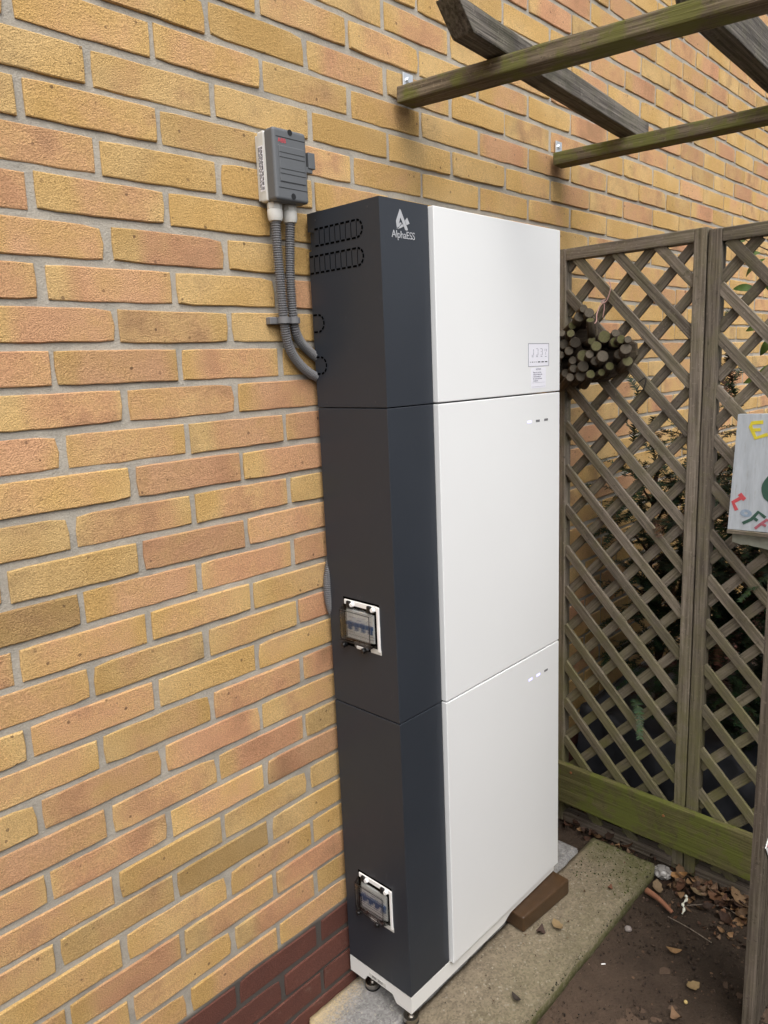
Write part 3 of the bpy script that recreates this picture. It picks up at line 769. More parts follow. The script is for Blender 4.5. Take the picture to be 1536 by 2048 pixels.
lv = bmesh.new(); box_bm(IX1+.0005, IX1+.016, -.052, -.036, 1.812, 1.822, .001, 2, lv); box_bm(IX1+.0055, IX1+.0215, -.054, -.037, 1.8195, 1.847, .001, 2, lv)
put('lever', bm_mesh(lv, 'lever'), M['mgrey'], iso)
lathe('lever_hub', [(.010, 0), (.010, .003)], Matrix.Translation((IX1, -.042, 1.806)) @ Matrix.Rotation(R(90), 4, 'Y'), M['black'], iso, 18)
lab = box('rating_label', IX0-.0006, IX0+.0002, -.0255, -.0125, 1.776, 1.851, M['paper'], iso)
bm = bmesh.new(); rr = random.Random(3)
for c, wd in enumerate((.0018, .0012, .0012, .0012, .0016)):
    z = 1.849
    while z > 1.779:
        l = rr.uniform(.002, .009); box_bm(IX0-.0009, IX0-.0004, -.0245+c*.0024, -.0245+c*.0024+wd, max(z-l, 1.778), z, 0, 1, bm); z -= l+rr.uniform(.0006, .003)
put('print', bm_mesh(bm, 'print'), M['ink'], lab)
box('label_border', IX0-.0003, IX0+.0004, -.027, -.011, 1.7735, 1.8535, M['lgrey'], iso)
for x, zt in ((.205, 1.757), (.239, 1.757)):
    gl = lathe('cable_gland', [(.0135, 0), (.0135, -.010), (.0125, -.0105)], Matrix.Translation((x, -.026, zt)), M['gland'], iso, sides=8)
    lathe('gland_nut', [(.0128, -.0105), (.0138, -.012), (.0138, -.024), (.0118, -.0305), (.0100, -.0315)], Matrix.Translation((x, -.026, zt)), M['gland'], gl, 20)
C1 = [(.205, -.026, 1.728), (.2055, -.0255, 1.68), (.2085, -.024, 1.62), (.2135, -.021, 1.55), (.226, -.0155, 1.506), (.250, -.0105, 1.476), (.281, -.0102, 1.453), (.33, -.0102, 1.432)]
C2 = [(.239, -.026, 1.728), (.235, -.0255, 1.68), (.2325, -.024, 1.62), (.2375, -.021, 1.55), (.251, -.0155, 1.520), (.273, -.0105, 1.502), (.302, -.0102, 1.482), (.34, -.0102, 1.466)]
o = tube('corrugated_conduit', C1, .0083, M['conduit'], None, 14, (.0042, .0010)); tag(o, 'corrugated grey conduit from the left gland, outer of the pair', 'conduit', 'conduits below the isolator')
o = tube('corrugated_conduit', C2, .0083, M['conduit'], None, 14, (.0042, .0010)); tag(o, 'corrugated grey conduit from the right gland, next to the cabinet', 'conduit', 'conduits below the isolator')
o = tube('corrugated_conduit', [(.340, -.0102, 1.13), (.311, -.0102, 1.085), (.297, -.0102, 1.045), (.2925, -.0102, 1.012), (.296, -.0102, .975), (.308, -.0102, .945), (.33, -.0102, .91)], .0083, M['conduit'], None, 14, (.0042, .0010)); tag(o, 'short corrugated conduit bulging from behind the cabinet at mid height', 'conduit')
clip = empty('conduit_clip', (.22, 0, 1.553), 'grey double clip holding the two conduits to the wall', 'clip')
cb = bmesh.new(); box_bm(.187, .256, -.014, -.0006, 1.546, 1.559, .001, 1, cb)
put('clip_base', bm_mesh(cb, 'clip_base'), M['conduit'], clip)
for x in (.2128, .2362):
    vs, fs = [], []
    for i in range(15):
        a = R(-35+250*i/14)
        for rr_ in (.0100, .0120):
            for z in (1.547, 1.558): vs.append((x+math.cos(a)*rr_, -.022-math.sin(a)*rr_, z))
    for i in range(14):
        q = i*4
        fs += [(q, q+1, q+5, q+4), (q+2, q+6, q+7, q+3), (q, q+4, q+6, q+2), (q+1, q+3, q+7, q+5)]
    put('clip_ring', mesh('clip_ring', vs, fs), M['conduit'], clip)

# ------------------------------------------------------------------ pergola
pg = empty('pergola', (.9, -.3, 2.0), 'weathered pergola of mossy battens fixed to the wall under darker beams', 'pergola')
def obox(p0, p1, wd, h):       # bottom centre line p0->p1
    p0, p1 = Vector(p0), Vector(p1); o = Vector((0, 0, h/2)); return p0+o, p1+o
RA = ((.590, -.010, 2.000), (.676, -.90, 1.978)); RB = ((1.212, -.010, 1.974), (1.300, -.90, 1.972))
for i, (a, b) in enumerate((RA, RB)):
    p0, p1 = obox(a, b, .06, .032)
    timber('rafter', p0, p1, .060 if not i else .055, .032, (0, 0, 1), M['rafter'], pg, .004, .0012)
    br = bmesh.new(); x = a[0]+.02; z = a[2]+.030
    box_bm(x-.016, x+.016, -.004, -.0008, z-.0005, z+.040, .0004, 1, br); box_bm(x-.016, x+.016, -.055, -.004, z+.0032, z+.0055, .0004, 1, br)
    bk = put('bracket', bm_mesh(br, 'bracket'), M['galv'], pg)
    lathe('bolt', [(.006, 0), (.006, .004)], mfront(x, -.004, z+.026), M['galv'], bk, 6)
def cross_beam(p0, p1, wd, h, cut0, cut1):
    l = (Vector(p1)-Vector(p0)).length; me = timber_mesh(l, wd, h, .003, 8, .0012, random.random()*9)
    for v in me.vertices:
        f = v.co.z/h+.5
        if v.co.x < -l/2+.02: v.co.x += cut0*(1-f)
        if v.co.x > l/2-.02: v.co.x -= cut1*(1-f)
    return put('cross_beam', me, M['beam'], pg, frame_mat(p0, p1, (0, 0, 1)))
cross_beam((.425, -.253, 2.057), (1.335, -.188, 2.038), .045, .046, .055, .0)
cross_beam((.62, -.578, 2.062), (2.2, -.53, 2.05), .042, .075, .05, .05)

# ------------------------------------------------------------------ trellis
XT = 1.2
def trellis(y0, y1, z0, z1, bs0, fs0, label):
    """y0 > y1; frame of four members and two layers of diagonal slats"""
    th = empty('trellis_panel', (XT, (y0+y1)/2, 0), label, 'trellis', 'trellis panels of the garden screen')
    w_ = .031; dp = .036; xc = XT+dp/2
    for ya in (y0-w_/2, y1+w_/2): timber('stile', (xc, ya, z0), (xc, ya, z1), w_, dp, (1, 0, 0), M['wood'], th, .003)
    for za, mt in ((z0+w_/2, 'post'), (z1-w_/2, 'wood')): timber('rail', (xc, y0-w_-.0004, za), (xc, y1+w_+.0004, za), dp, w_, (0, 0, 1), M[mt], th, .003)
    yi0, yi1, zi0, zi1 = y0-w_+.004, y1+w_-.004, z0+w_-.004, z1-w_+.004
    S = 1.07
    for lay, c0, pitch, sg, x in ((0, bs0, .1215, 1, XT+.0105), (1, fs0, .1168, -1, XT+.0215)):
        for k in range(-30, 30):
            c = c0+k*pitch               # z = c + sg*S*y
            q = []
            for y in (yi0, yi1):
                z = c+sg*S*y
                if zi0 <= z <= zi1: q.append((y, z))
            for z in (zi0, zi1):
                y = (z-c)/(sg*S)
                if yi1 < y < yi0: q.append((y, z))
            if len(q) < 2: continue
            q.sort(); (ya, za), (yb, zb) = q[0], q[-1]
            if math.hypot(ya-yb, za-zb) < .03: continue
            jz = random.uniform(-.003, .003)
            timber('slat', (x, ya, za+jz), (x, yb, zb+jz), .0102, .0255+random.uniform(-.001, .001), (0, sg*S*-1*-1 and -sg*S, 1), M['wood'], th, .0016, .0008)
    return th
trellis(-.013, -.4235, .022, 1.757, 1.8066, .958, 'weathered trellis panel next to the cabinet, behind the stick ornament')
trellis(-.4268, -.815, .022, 1.750, 1.8630, .9140, 'weathered trellis panel at the right edge, behind the painted sign')
bd = timber('kickboard', (1.185, -.010, .168), (1.185, -.640, .160), .022, .129, (0, 0, 1), M['board'], None, .003, .0012)
tag(bd, 'wide green algae covered board screwed across the trellis bottom', 'board')
for (y, z) in ((-.086, .2145), (-.3755, .1905)):
    lathe('screw', [(.0042, 0), (.0036, .0015)], mside(1.1742, y, z), M['screw'], bd, 10)
zt = tube('cable_tie', [(1.196, -.262, 1.392), (1.1985, -.281, 1.404), (1.197, -.276, 1.375), (1.196, -.262, 1.372)], .0014, M['zip'], None, 6)
tag(zt, 'thin black cable tie looped around a trellis slat below the ornament', 'cable tie')

# ------------------------------------------------------------------ stick ornament
STICKS = [(-0.1378, 1.5889, 0.011), (-0.1538, 1.5768, 0.0137), (-0.1238, 1.5692, 0.0147), (-0.1624, 1.558, 0.011), (-0.0981, 1.5483, 0.011), (-0.105, 1.5276, 0.0114), (-0.0777, 1.5301, 0.0101), (-0.1148, 1.5033, 0.0147), (-0.0788, 1.5009, 0.0137), (-0.1556, 1.5053, 0.011), (-0.1772, 1.4908, 0.015), (-0.1933, 1.514, 0.0174), (-0.222, 1.5213, 0.011), (-0.2233, 1.4984, 0.015), (-0.2488, 1.5043, 0.0119), (-0.2671, 1.5025, 0.0092), (-0.2616, 1.4802, 0.0156), (-0.2355, 1.4675, 0.0137), (-0.1977, 1.4642, 0.0156), (-0.1616, 1.4707, 0.0119), (-0.1315, 1.4677, 0.0165), (-0.0995, 1.4819, 0.0119), (-0.076, 1.4726, 0.011), (-0.1026, 1.4569, 0.0119), (-0.1432, 1.4401, 0.015), (-0.174, 1.4526, 0.0119), (-0.2127, 1.4379, 0.0119), (-0.257, 1.4495, 0.0147), (-0.1067, 1.4352, 0.0114), (-0.0802, 1.4229, 0.0128), (-0.1059, 1.4119, 0.0114), (-0.1349, 1.4147, 0.015), (-0.1642, 1.4191, 0.0128), (-0.1902, 1.4227, 0.0101), (-.056, 1.515, .012), (-.055, 1.487, .013), (-.058, 1.46, .012), (-.055, 1.436, .012)]
orn = empty('stick_ornament', (1.17, -.16, 1.40), 'hanging ornament of bundled round cut sticks wired to the trellis', 'garden ornament')
rs = random.Random(11)
bk = [(-.045, 1.40), (-.20, 1.408), (-.265, 1.44), (-.288, 1.475), (-.285, 1.505), (-.26, 1.522), (-.215, 1.518), (-.175, 1.53), (-.17, 1.575), (-.14, 1.59), (-.11, 1.57), (-.085, 1.545), (-.045, 1.53)]
prism('backing', [(-y-.028, z-.012) for y, z in bk], mside(1.197, 0, 0), .012, M['stick'], orn)
for i, (y, z, r) in enumerate(STICKS):
    n = 14; x0 = 1.130+rs.uniform(-.012, .014); tip = Vector((x0, y, z))
    dr = Vector((1, .72+rs.uniform(-.22, .22), rs.uniform(-.5, -.1))).normalized()
    if i == 3: dr = Vector((.6, .25, -.8)).normalized()
    tail = tip+dr*((1.190-x0)/dr.x if i != 3 else .06)
    ln = (tail-tip).length; r *= rs.uniform(.92, 1.02)
    vs, fs = [], []
    for j, (xx, rr_) in enumerate(((0, r*.90), (.0012, r), (ln*.5, r*1.02), (ln, r))):
        for a in range(n):
            t_ = 2*math.pi*a/n; q = rr_*(1+.06*noise.noise(Vector((math.cos(t_)*1.5+i*3, math.sin(t_)*1.5, i))))
            vs.append((xx, math.cos(t_)*q, math.sin(t_)*q))
    for j in range(3):
        for a in range(n): fs.append((j*n+a, (j+1)*n+a, (j+1)*n+(a+1) % n, j*n+(a+1) % n))
    fs.append(tuple(range(n))); fs.append(tuple(range(4*n-1, 3*n-1, -1)))
    me = mesh('stick', vs, fs, True); me.materials.append(M['stick']); me.materials.append(M['stick_end'])
    me.polygons[3*n].material_index = 1; me.polygons[3*n].use_smooth = False
    put('stick', me, None, orn, frame_mat(tip, tail, (0, 0, 1)) @ Matrix.Translation((-ln/2, 0, 0)))
tube('hanging_wire', [(1.20, -.172, 1.662), (1.196, -.180, 1.640), (1.192, -.171, 1.608), (1.180, -.162, 1.600), (1.165, -.158, 1.575), (1.140, -.168, 1.552), (1.128, -.150, 1.541), (1.150, -.140, 1.548)], .0013, M['wire'], orn, 6)
tube('hanging_wire', [(1.192, -.168, 1.612), (1.186, -.160, 1.606), (1.19, -.166, 1.596), (1.188, -.163, 1.565)], .0013, M['wire'], orn, 6)

# ------------------------------------------------------------------ painted sign
sg = empty('painted_sign', (1.17, -.66, 1.0), 'hand painted white sign with coloured letters hanging on the right trellis', 'sign')
SX = 1.168
brd = prism('board', [(.5127, 1.0342), (.800, 1.040), (.806, 1.322), (.5242, 1.3144)], mside(1.185, 0, 0), 1.185-SX, M['signw'], sg)
def stroke(name, pts, wd, mat, x=SX-.0007):
    vs, fs = [], []
    pts = [Vector((p[0], p[1])) for p in pts]
    for i, p in enumerate(pts):
        d = (pts[min(i+1, len(pts)-1)]-pts[max(i-1, 0)]).normalized(); nn = Vector((-d.y, d.x))*wd/2
        if i == 0: p = p-d*wd*.3
        if i == len(pts)-1: p = p+d*wd*.3
        for s in (1, -1): vs.append((x, p.x+nn.x*s, p.y+nn.y*s))
    n = len(vs)
    vs += [(SX+.001, v[1], v[2]) for v in vs]
    for i in range(len(pts)-1):
        a = 2*i; fs += [(a, a+1, a+3, a+2), (a, a+2, n+a+2, n+a), (a+1, n+a+1, n+a+3, a+3)]
    put(name, mesh(name, vs, fs), mat, brd)
stroke('letter', [(-.5787, 1.2969), (-.5566, 1.2946), (-.5535, 1.2863), (-.5661, 1.2591), (-.5896, 1.2681)], .0085, M['py'])
stroke('letter', [(-.5583, 1.2782), (-.5745, 1.2795)], .0075, M['py'], SX-.0009)
stroke('letter', [(-.5434, 1.1160), (-.5225, 1.1016), (-.5305, 1.0850)], .009, M['pr'])
stroke('letter', [(-.5387, 1.1214), (-.5434, 1.116), (-.5471, 1.1125)], .010, M['pr'], SX-.0009)
ring = []
for i in range(13):
    a = 2*math.pi*i/13
    for k in (1., .34): ring.append((-.5535+math.cos(a)*.0135*k, 1.0775+math.sin(a)*.0095*k))
put('letter', mesh('letter', [(SX-.0007, a, b) for a, b in ring], [(2*i, 2*i+1, (2*i+3) % 26, (2*i+2) % 26) for i in range(13)]), M['pb'], brd)
stroke('letter', [(-.5491, 1.0531), (-.5664, 1.0637), (-.5812, 1.0834), (-.5956, 1.0726)], .0075, M['pg'])
stroke('letter', [(-.5705, 1.0689), (-.5787, 1.0632)], .007, M['pg'], SX-.0009)
stroke('letter', [(-.5770, 1.0436), (-.5879, 1.0546), (-.6011, 1.0666), (-.6081, 1.0627)], .0065, M['pp'])
stroke('letter', [(-.5895, 1.0558), (-.5984, 1.0521)], .006, M['pp'], SX-.0009)
blob = [(.5985, 1.1722), (.5905, 1.160), (.5863, 1.1508), (.5850, 1.142), (.5855, 1.1339), (.588, 1.125), (.5915, 1.1175), (.6019, 1.1091), (.63, 1.105), (.65, 1.13), (.65, 1.17), (.63, 1.19)]
prism('painted_shape', blob, mside(SX, 0, 0), .0007, M['pg'], brd)
timber('ledge', (1.174, -.513, 1.0285), (1.174, -.80, 1.0330), .026, .009, (0, 0, 1), M['wood'], sg, .001)
rs = random.Random(2); lower = [(.520, 1.022), (.80, 1.027)]; y = .80
while y > .522: lower.append((y, .992+rs.uniform(-.004, .006))); y -= rs.uniform(.008, .02)
prism('lower_plate', lower+[(.520, 1.0)], mside(1.186, 0, 0), .004, M['torn'], sg)

# ------------------------------------------------------------------ grooved post with a warning card
def post():
    x0, x1, y0, y1 = .790, .930, -.738, -.716; H = 1.25
    n = 9; prof = [(x0, y1), (x0, y0+.003), (x0+.003, y0)]
    s = (x1-x0-.012)/n
    for i in range(n):
        a = x0+.006+s*i; prof += [(a, y0), (a+s*.10, y0+.0035), (a+s*.42, y0+.0035), (a+s*.52, y0)]
    prof += [(x1-.003, y0), (x1, y0+.003), (x1, y1)]
    # built along local X (vertical in the world) so the grain follows the board
    me = mesh('post', [(h, px-.86, py+.727) for h in (-H/2, -.2, .2, H/2) for px, py in prof], [])
    k = len(prof); fs = []
    for j in range(3):
        for i in range(k): fs.append((j*k+i, j*k+(i+1) % k, (j+1)*k+(i+1) % k, (j+1)*k+i))
    fs.append(tuple(range(k-1, -1, -1))); fs.append(tuple(range(3*k, 4*k)))
    vs = [tuple(v.co) for v in me.vertices]; bpy.data.meshes.remove(me); me = mesh('post', vs, fs)
    b = bmesh.new(); b.from_mesh(me); bmesh.ops.recalc_face_normals(b, faces=b.faces); b.to_mesh(me); b.free()
    m = Matrix(((0, 0, 1), (1, 0, 0), (0, 1, 0))).transposed().to_4x4(); m.translation = (.86, -.727, H/2-.01)
    tag(put('grooved_post', me, M['post'], None, m), 'upright grooved timber board at the lower right corner, before the trellis', 'post')
post()
card = empty('warning_card', (.86, -.742, .43), 'white card with a red print sticking out over the grooved post', 'card')
mc = mfront(.858, -.7395, .4395) @ Matrix.Rotation(R(45), 4, 'Z')
prism('card_face', [(-.036, -.036), (.036, -.036), (.036, .036), (-.036, .036)], mfront(.845, -.7395, .4560) @ Matrix.Rotation(R(38), 4, 'Z'), .0015, M['cardw'], card)
prism('print', [(-.029, -.029), (.029, -.029), (.029, .029), (-.029, .029)], mfront(.845, -.7412, .4560) @ Matrix.Rotation(R(38), 4, 'Z'), .0004, M['red'], card)

# ------------------------------------------------------------------ plants behind the trellis
def yew(name, base, sprays, label, seed, dead=0.):
    rr = random.Random(seed); th = empty(name, base, label, 'shrub', 'yew shrubs behind the trellis')
    V, F, C = [], [], []; B = Vector(base); stems = []
    def needle(p, d, side, L, c):
        n = d.cross(side).normalized(); q = side*L+d*L*.45; wv = d*.0021
        o = len(V); tipv = p+q+n*rr.uniform(-.003, .003)
        V.extend((p-wv, p+wv, tipv+wv*.4, tipv-wv*.4)); F.append((o, o+1, o+2, o+3)); C.extend([c]*4)
    def twig(p, d, L, depth):
        d = d.normalized(); side = d.cross(Vector((rr.uniform(-.3, .3), rr.uniform(-.3, .3), 1))).normalized()
        k = max(4, int(L/.0042)); cur = p.copy(); dd = d.copy()
        tone = rr.uniform(.6, 1.3); isdead = rr.random() < dead
        o = len(V); pts = []
        for i in range(k):
            dd = (dd+Vector((rr.uniform(-.05, .05), rr.uniform(-.05, .05), rr.uniform(-.06, .03)))).normalized()
            cur = cur+dd*(L/k); pts.append(cur.copy())
            f = i/k; nl = .017*(1-.45*f)*rr.uniform(.8, 1.1)
            base_c = (.016, .031, .0125) if not isdead else (.070, .036, .020)
            c = tuple(x*tone*rr.uniform(.75, 1.25)*(1+.6*f if not isdead else 1) for x in base_c)
            for s in (1, -1): needle(cur, dd, (side*s+Vector((0, 0, rr.uniform(-.25, .35)))).normalized(), nl, c)
        for a, b in zip([p]+pts[:-1:2], pts[::2]):
            o = len(V); sv = side*.0011; V.extend((a-sv, a+sv, b+sv, b-sv)); F.append((o, o+1, o+2, o+3)); C.extend([(.05, .04, .02)]*4)
        if depth:
            for j in range(rr.randint(3, 6)):
                i = rr.randrange(k//6, k); s = rr.choice((1, -1))
                twig(pts[i], dd*.7+side*s*rr.uniform(.5, 1.)+Vector((0, 0, rr.uniform(-.2, .3))), L*rr.uniform(.3, .55), depth-1)
    for (p, d, L) in sprays:
        twig(Vector(p), Vector(d), L, 1); stems.append(Vector(p))
    me = mesh('foliage', V, F); tintattr(me, C); put('foliage', me, M['needle'], th)
    # stems: trunk and branches reaching the sprays
    top = max(s.z for s in stems); trunk = [B+Vector((0, 0, -.01)), B+Vector((.02, -.01, top*.35)), B+Vector((-.01, .02, top*.7)), B+Vector((.01, 0, top))]
    tube('trunk', trunk, lambda f: .016*(1-.75*f), M['bark'], th, 8)
    for s in rr.sample(stems, min(len(stems), 40)):
        f = min(.95, max(.08, (s.z-.12)/top)); i = min(2, int(f*3)); tt = f*3-i
        a = trunk[i].lerp(trunk[i+1], tt); mid = a.lerp(s, .5)+Vector((rr.uniform(-.02, .02), rr.uniform(-.02, .02), .02))
        tube('branch', [a, mid, s], lambda f: .005*(1-.7*f), M['bark'], th, 5)
    return th
rq = random.Random(21)
spA = [((1.46, -.13, 1.20), (.02, -.01, 1), .16), ((1.46, -.10, 1.12), (-.05, .6, .45), .15), ((1.45, -.12, 1.04), (-.1, .75, .35), .2), ((1.46, -.16, 1.08), (0, -.7, .4), .16), ((1.45, -.10, .92), (0, .8, .1), .16), ((1.45, -.14, .86), (0, .5, .6), .2), ((1.46, -.15, .74), (-.1, .8, .2), .18), ((1.45, -.18, .70), (-.1, .5, -.2), .18), ((1.47, -.20, .95), (0, -.4, .8), .2), ((1.48, -.2, 1.10), (0, .1, .9), .14)]
for i in range(95):
    z = rq.uniform(.5, 1.12); sp = 1-.55*(z-.5)/.6
    spA.append(((1.50+rq.uniform(-.08, .14), -.19+rq.uniform(-.13, .11)*sp, z), (rq.uniform(-.6, .3), rq.uniform(-.6, .7), rq.uniform(-.2, .7)), rq.uniform(.08, .17)))
yew('yew_shrub', (1.54, -.18, 0), spA, 'sparse dark yew shrub behind the trellis next to the cabinet', 3, .04)
spB = [((1.45, -.41, 1.31), (0, .12, 1), .24), ((1.46, -.45, 1.25), (0, .3, .9), .2), ((1.44, -.44, 1.12), (-.1, .5, .6), .2)]
for i in range(430):
    z = rq.uniform(.28, 1.24)**1.0
    spB.append(((1.56+rq.uniform(-.16, .34), -.58+rq.uniform(-.34, .30), z), (rq.uniform(-.8, .2), rq.uniform(-.7, .7), rq.uniform(-.2, .7)), rq.uniform(.12, .24)))
yew('yew_shrub', (1.64, -.56, 0), spB, 'dense dark yew shrub behind the painted sign', 4, .16)
spC = []
for i in range(330): spC.append(((2.12+rq.uniform(-.3, .35), -.60+rq.uniform(-.5, .42), rq.uniform(.1, 1.18)), (rq.uniform(-.9, .1), rq.uniform(-.7, .7), rq.uniform(-.3, .6)), rq.uniform(.16, .30)))
yew('yew_shrub', (2.15, -.58, 0), spC, 'brownish yew shrub farthest back behind the right trellis', 5, .45)

def leaf_shape(L, Wd, curl, lobes=0, n=7, fold=.25):
    vs, fs = [], []
    for i in range(n+1):
        f = i/n; wv = Wd/2*math.sin(math.pi*min(1, f*.96+.02))**.8*(1+.15*math.sin(f*math.pi*2*lobes) if lobes else 1)
        z = curl*L*(f-.5)**2*4*.25
        vs += [(f*L, -wv, z+wv*fold), (f*L, 0, z), (f*L, wv, z+wv*fold)]
    for i in range(n):
        a = 3*i; fs += [(a, a+3, a+4, a+1), (a+1, a+4, a+5, a+2)]
    return vs, fs
def laurel():
    th = empty('laurel_shrub', (1.55, -.80, 0), 'green broadleaf shrub with glossy leaves at the upper right behind the trellis', 'shrub')
    rr = random.Random(8)
    tr = [(1.55, -.80, 0), (1.54, -.76, .6), (1.50, -.70, 1.2), (1.48, -.62, 1.75)]
    tube('stem', tr, lambda f: .012*(1-.7*f), M['bark'], th, 8)
    lf = []
    lv, lfc = leaf_shape(.075, .028, -.5, 0, 8, .2)
    me = mesh('leaf', lv, lfc, True); tintattr(me, [(.07, .125, .028)]*len(lv))
    me2 = mesh('leaf', lv, lfc, True); tintattr(me2, [(.10, .15, .035)]*len(lv))
    spots = [((1.45, -.425, 1.750), (.1, .5, .05)), ((1.45, -.465, 1.715), (.0, .4, -.1)), ((1.45, -.475, 1.698), (.1, .6, -.5)), ((1.45, -.475, 1.665), (.1, -.3, -.6)), ((1.45, -.462, 1.622), (0, .7, .1)), ((1.45, -.50, 1.53), (0, .5, -.1)), ((1.45, -.515, 1.50), (0, .5, -.7)), ((1.44, -.51, 1.43), (0, .35, -.6)), ((1.44, -.51, 1.395), (0, .5, -.1)), ((1.45, -.52, 1.60), (0, .3, .6)), ((1.46, -.53, 1.70), (0, .3, .6)), ((1.45, -.55, 1.65), (-.2, -.3, .6))]
    for i in range(26): spots.append(((1.46+rr.uniform(-.06, .08), -.60+rr.uniform(-.16, .05), rr.uniform(1.35, 1.8)), (rr.uniform(-.5, .4), rr.uniform(-.8, .6), rr.uniform(-.5, .5))))
    for p, d in spots:
        d = Vector(d).normalized(); p = Vector(p)
        upv = Vector((-.8, rr.uniform(-.4, .4), .5)); m = frame_mat(p, p+d*.075, upv) @ Matrix.Translation((-.0375, 0, 0)) @ Matrix.Scale(rr.uniform(.7, 1.05), 4)
        put('leaf', rr.choice((me, me2)), M['leafgreen'], th, m); lf.append(p)
    for p in lf[::3]:
        f = max(.1, min(.95, p.z/1.8)); i = min(2, int(f*3)); a = Vector(tr[i]).lerp(Vector(tr[i+1]), f*3-i)
        tube('twig', [a, a.lerp(p, .5)+Vector((0, 0, -.015)), p], lambda f: .0028*(1-.6*f), M['bark'], th, 5)
laurel()
# crumpled dark sheet behind the trellis foot
vs, fs = [], []; nu, nv = 70, 34
for j in range(nv+1):
    for i in range(nu+1):
        u = i/nu; v = j/nv; y = .0-.02-u*1.0
        top = .33+.05*noise.noise(Vector((y*6, 1, 2)))+.03*noise.noise(Vector((y*17, 4, 2)))
        s = v*(top+.5); z = min(s, top); x = 1.30+.05*(s/top if s < top else 1)+max(0, s-top)
        n_ = noise.noise_vector(Vector((y*13, s*11, 5)))*.020+noise.noise_vector(Vector((y*34, s*22, 9)))*.008
        vs.append((x+n_.x, y+n_.y*.4, max(z+n_.z*.5*min(1, v*4), .004)))
for j in range(nv):
    for i in range(nu): a = j*(nu+1)+i; fs.append((a, a+1, a+nu+2, a+nu+1))
tag(put('plastic_sheet', mesh('plastic_sheet', vs, fs, True), M['tarp']), 'crumpled dark grey plastic sheet lying behind the trellis foot', 'plastic sheet')

# ------------------------------------------------------------------ leaves and litter
LV = [leaf_shape(.055, .034, .8, 3, 10, .35), leaf_shape(.05, .022, 1.2, 0, 8, .5), leaf_shape(.04, .03, 1.6, 2, 8, -.3)]
V, F, C = [], [], []; rl_ = random.Random(17)
def scatter(n, xr, yr, zr, s0, s1):
    for _ in range(n):
        sv, sf = rl_.choice(LV); s = rl_.uniform(s0, s1)
        m = Matrix.Translation((rl_.uniform(*xr), rl_.uniform(*yr), rl_.uniform(*zr))) @ Euler((rl_.uniform(-.6, .6), rl_.uniform(-.5, .5), rl_.uniform(0, 6.3))).to_matrix().to_4x4() @ Matrix.Scale(s, 4)
        o = len(V); V.extend(m @ Vector(q) for q in sv); F.extend(tuple(i+o for i in f) for f in sf)
        b = rl_.choice(((.13, .062, .03), (.085, .04, .022), (.20, .115, .055), (.05, .028, .018), (.16, .10, .06))); k = rl_.uniform(.3, .85); C.extend([tuple(x*k for x in b)]*len(sv))
scatter(330, (1.10, 1.28), (-.80, -.385), (.012, .034), .3, .9)
scatter(110, (1.155, 1.30), (-.36, -.01), (.012, .04), .35, .95)
scatter(70, (1.02, 1.14), (-.75, -.39), (.008, .018), .15, .5)
scatter(60, (.45, 1.1), (-.95, -.385), (.010, .014), .06, .18)
scatter(16, (.35, 1.1), (-.35, -.2), (.0545, .056), .06, .16)
scatter(260, (1.25, 2.3), (-1., -.02), (.01, .03), .4, 1.)
me = mesh('leaf_litter', V, F, True); tintattr(me, C); tag(put('leaf_litter', me, M['tint']), 'brown dry leaf litter gathered along the trellis foot', 'leaf litter', kind='stuff')
def leaf(x, y, z, kind, s, rot, c, label, tilt=(.1, .1)):
    sv, sf = LV[kind]; me = mesh('dry_leaf', [(q[0]-.025, q[1], q[2]) for q in sv], sf, True); tintattr(me, [tuple(x*.52 for x in c)]*len(sv))
    o = put('dry_leaf', me, M['tint'], None, Matrix.Translation((x, y, z)) @ Euler((tilt[0], tilt[1], R(rot))).to_matrix().to_4x4() @ Matrix.Scale(s*.85, 4))
    tag(o, label, 'leaf', 'dry leaves on the ground')
leaf(1.160, -.432, .032, 1, 1.25, -75, (.42, .22, .085), 'bright orange curled leaf below the trellis rail', (.3, -.3))
leaf(1.083, -.402, .026, 0, .95, 30, (.27, .19, .11), 'pale crumpled leaf beside the crumpled plastic', (.25, -.2))
leaf(1.130, -.496, .028, 0, .95, 100, (.25, .18, .10), 'pale leaf right of the white lichen twig', (.2, -.2))
leaf(1.168, -.585, .034, 0, 1.25, 70, (.27, .17, .09), 'large tan leaf against the rail near the grooved post', (.1, -.5))
leaf(.906, -.520, .015, 1, .85, -60, (.34, .20, .09), 'small tan leaf alone on the dark soil, farther one')
leaf(.830, -.5946, .015, 0, .8, -25, (.36, .25, .12), 'ragged yellow tan leaf alone on the soil near the post')
leaf(.7295, -.5957, .016, 2, .9, 60, (.30, .18, .10), 'small brown leaf on the soil at the bottom edge')
leaf(.752, -.288, .057, 0, .85, 60, (.40, .28, .14), 'tan leaf on the mossy slab in front of the brown brick', (.05, .05))
leaf(.715, -.262, .057, 2, .85, 20, (.10, .06, .045), 'dark brown leaf touching the brown brick on the slab', (.05, .05))
leaf(.970, -.3205, .057, 2, .5, 10, (.24, .10, .055), 'tiny reddish leaf on the mossy slab edge', (.05, .05))
leaf(.50, -.33, .057, 1, .7, 75, (.06, .045, .035), 'thin dark curled leaf on the slab near the front foot', (.05, .05))
bk_ = tube('bark_piece', [(1.058, -.384, .026), (1.042, -.425, .030), (1.026, -.467, .022)], lambda f: .009*(1-.4*f), M['screw'], None, 7)
bk_.data.materials[0] = plain_mat('red_bark', (.20, .085, .045), .9, 0, .35, .5, 80)
tag(bk_, 'reddish strip of bark lying beside the slab end', 'bark')
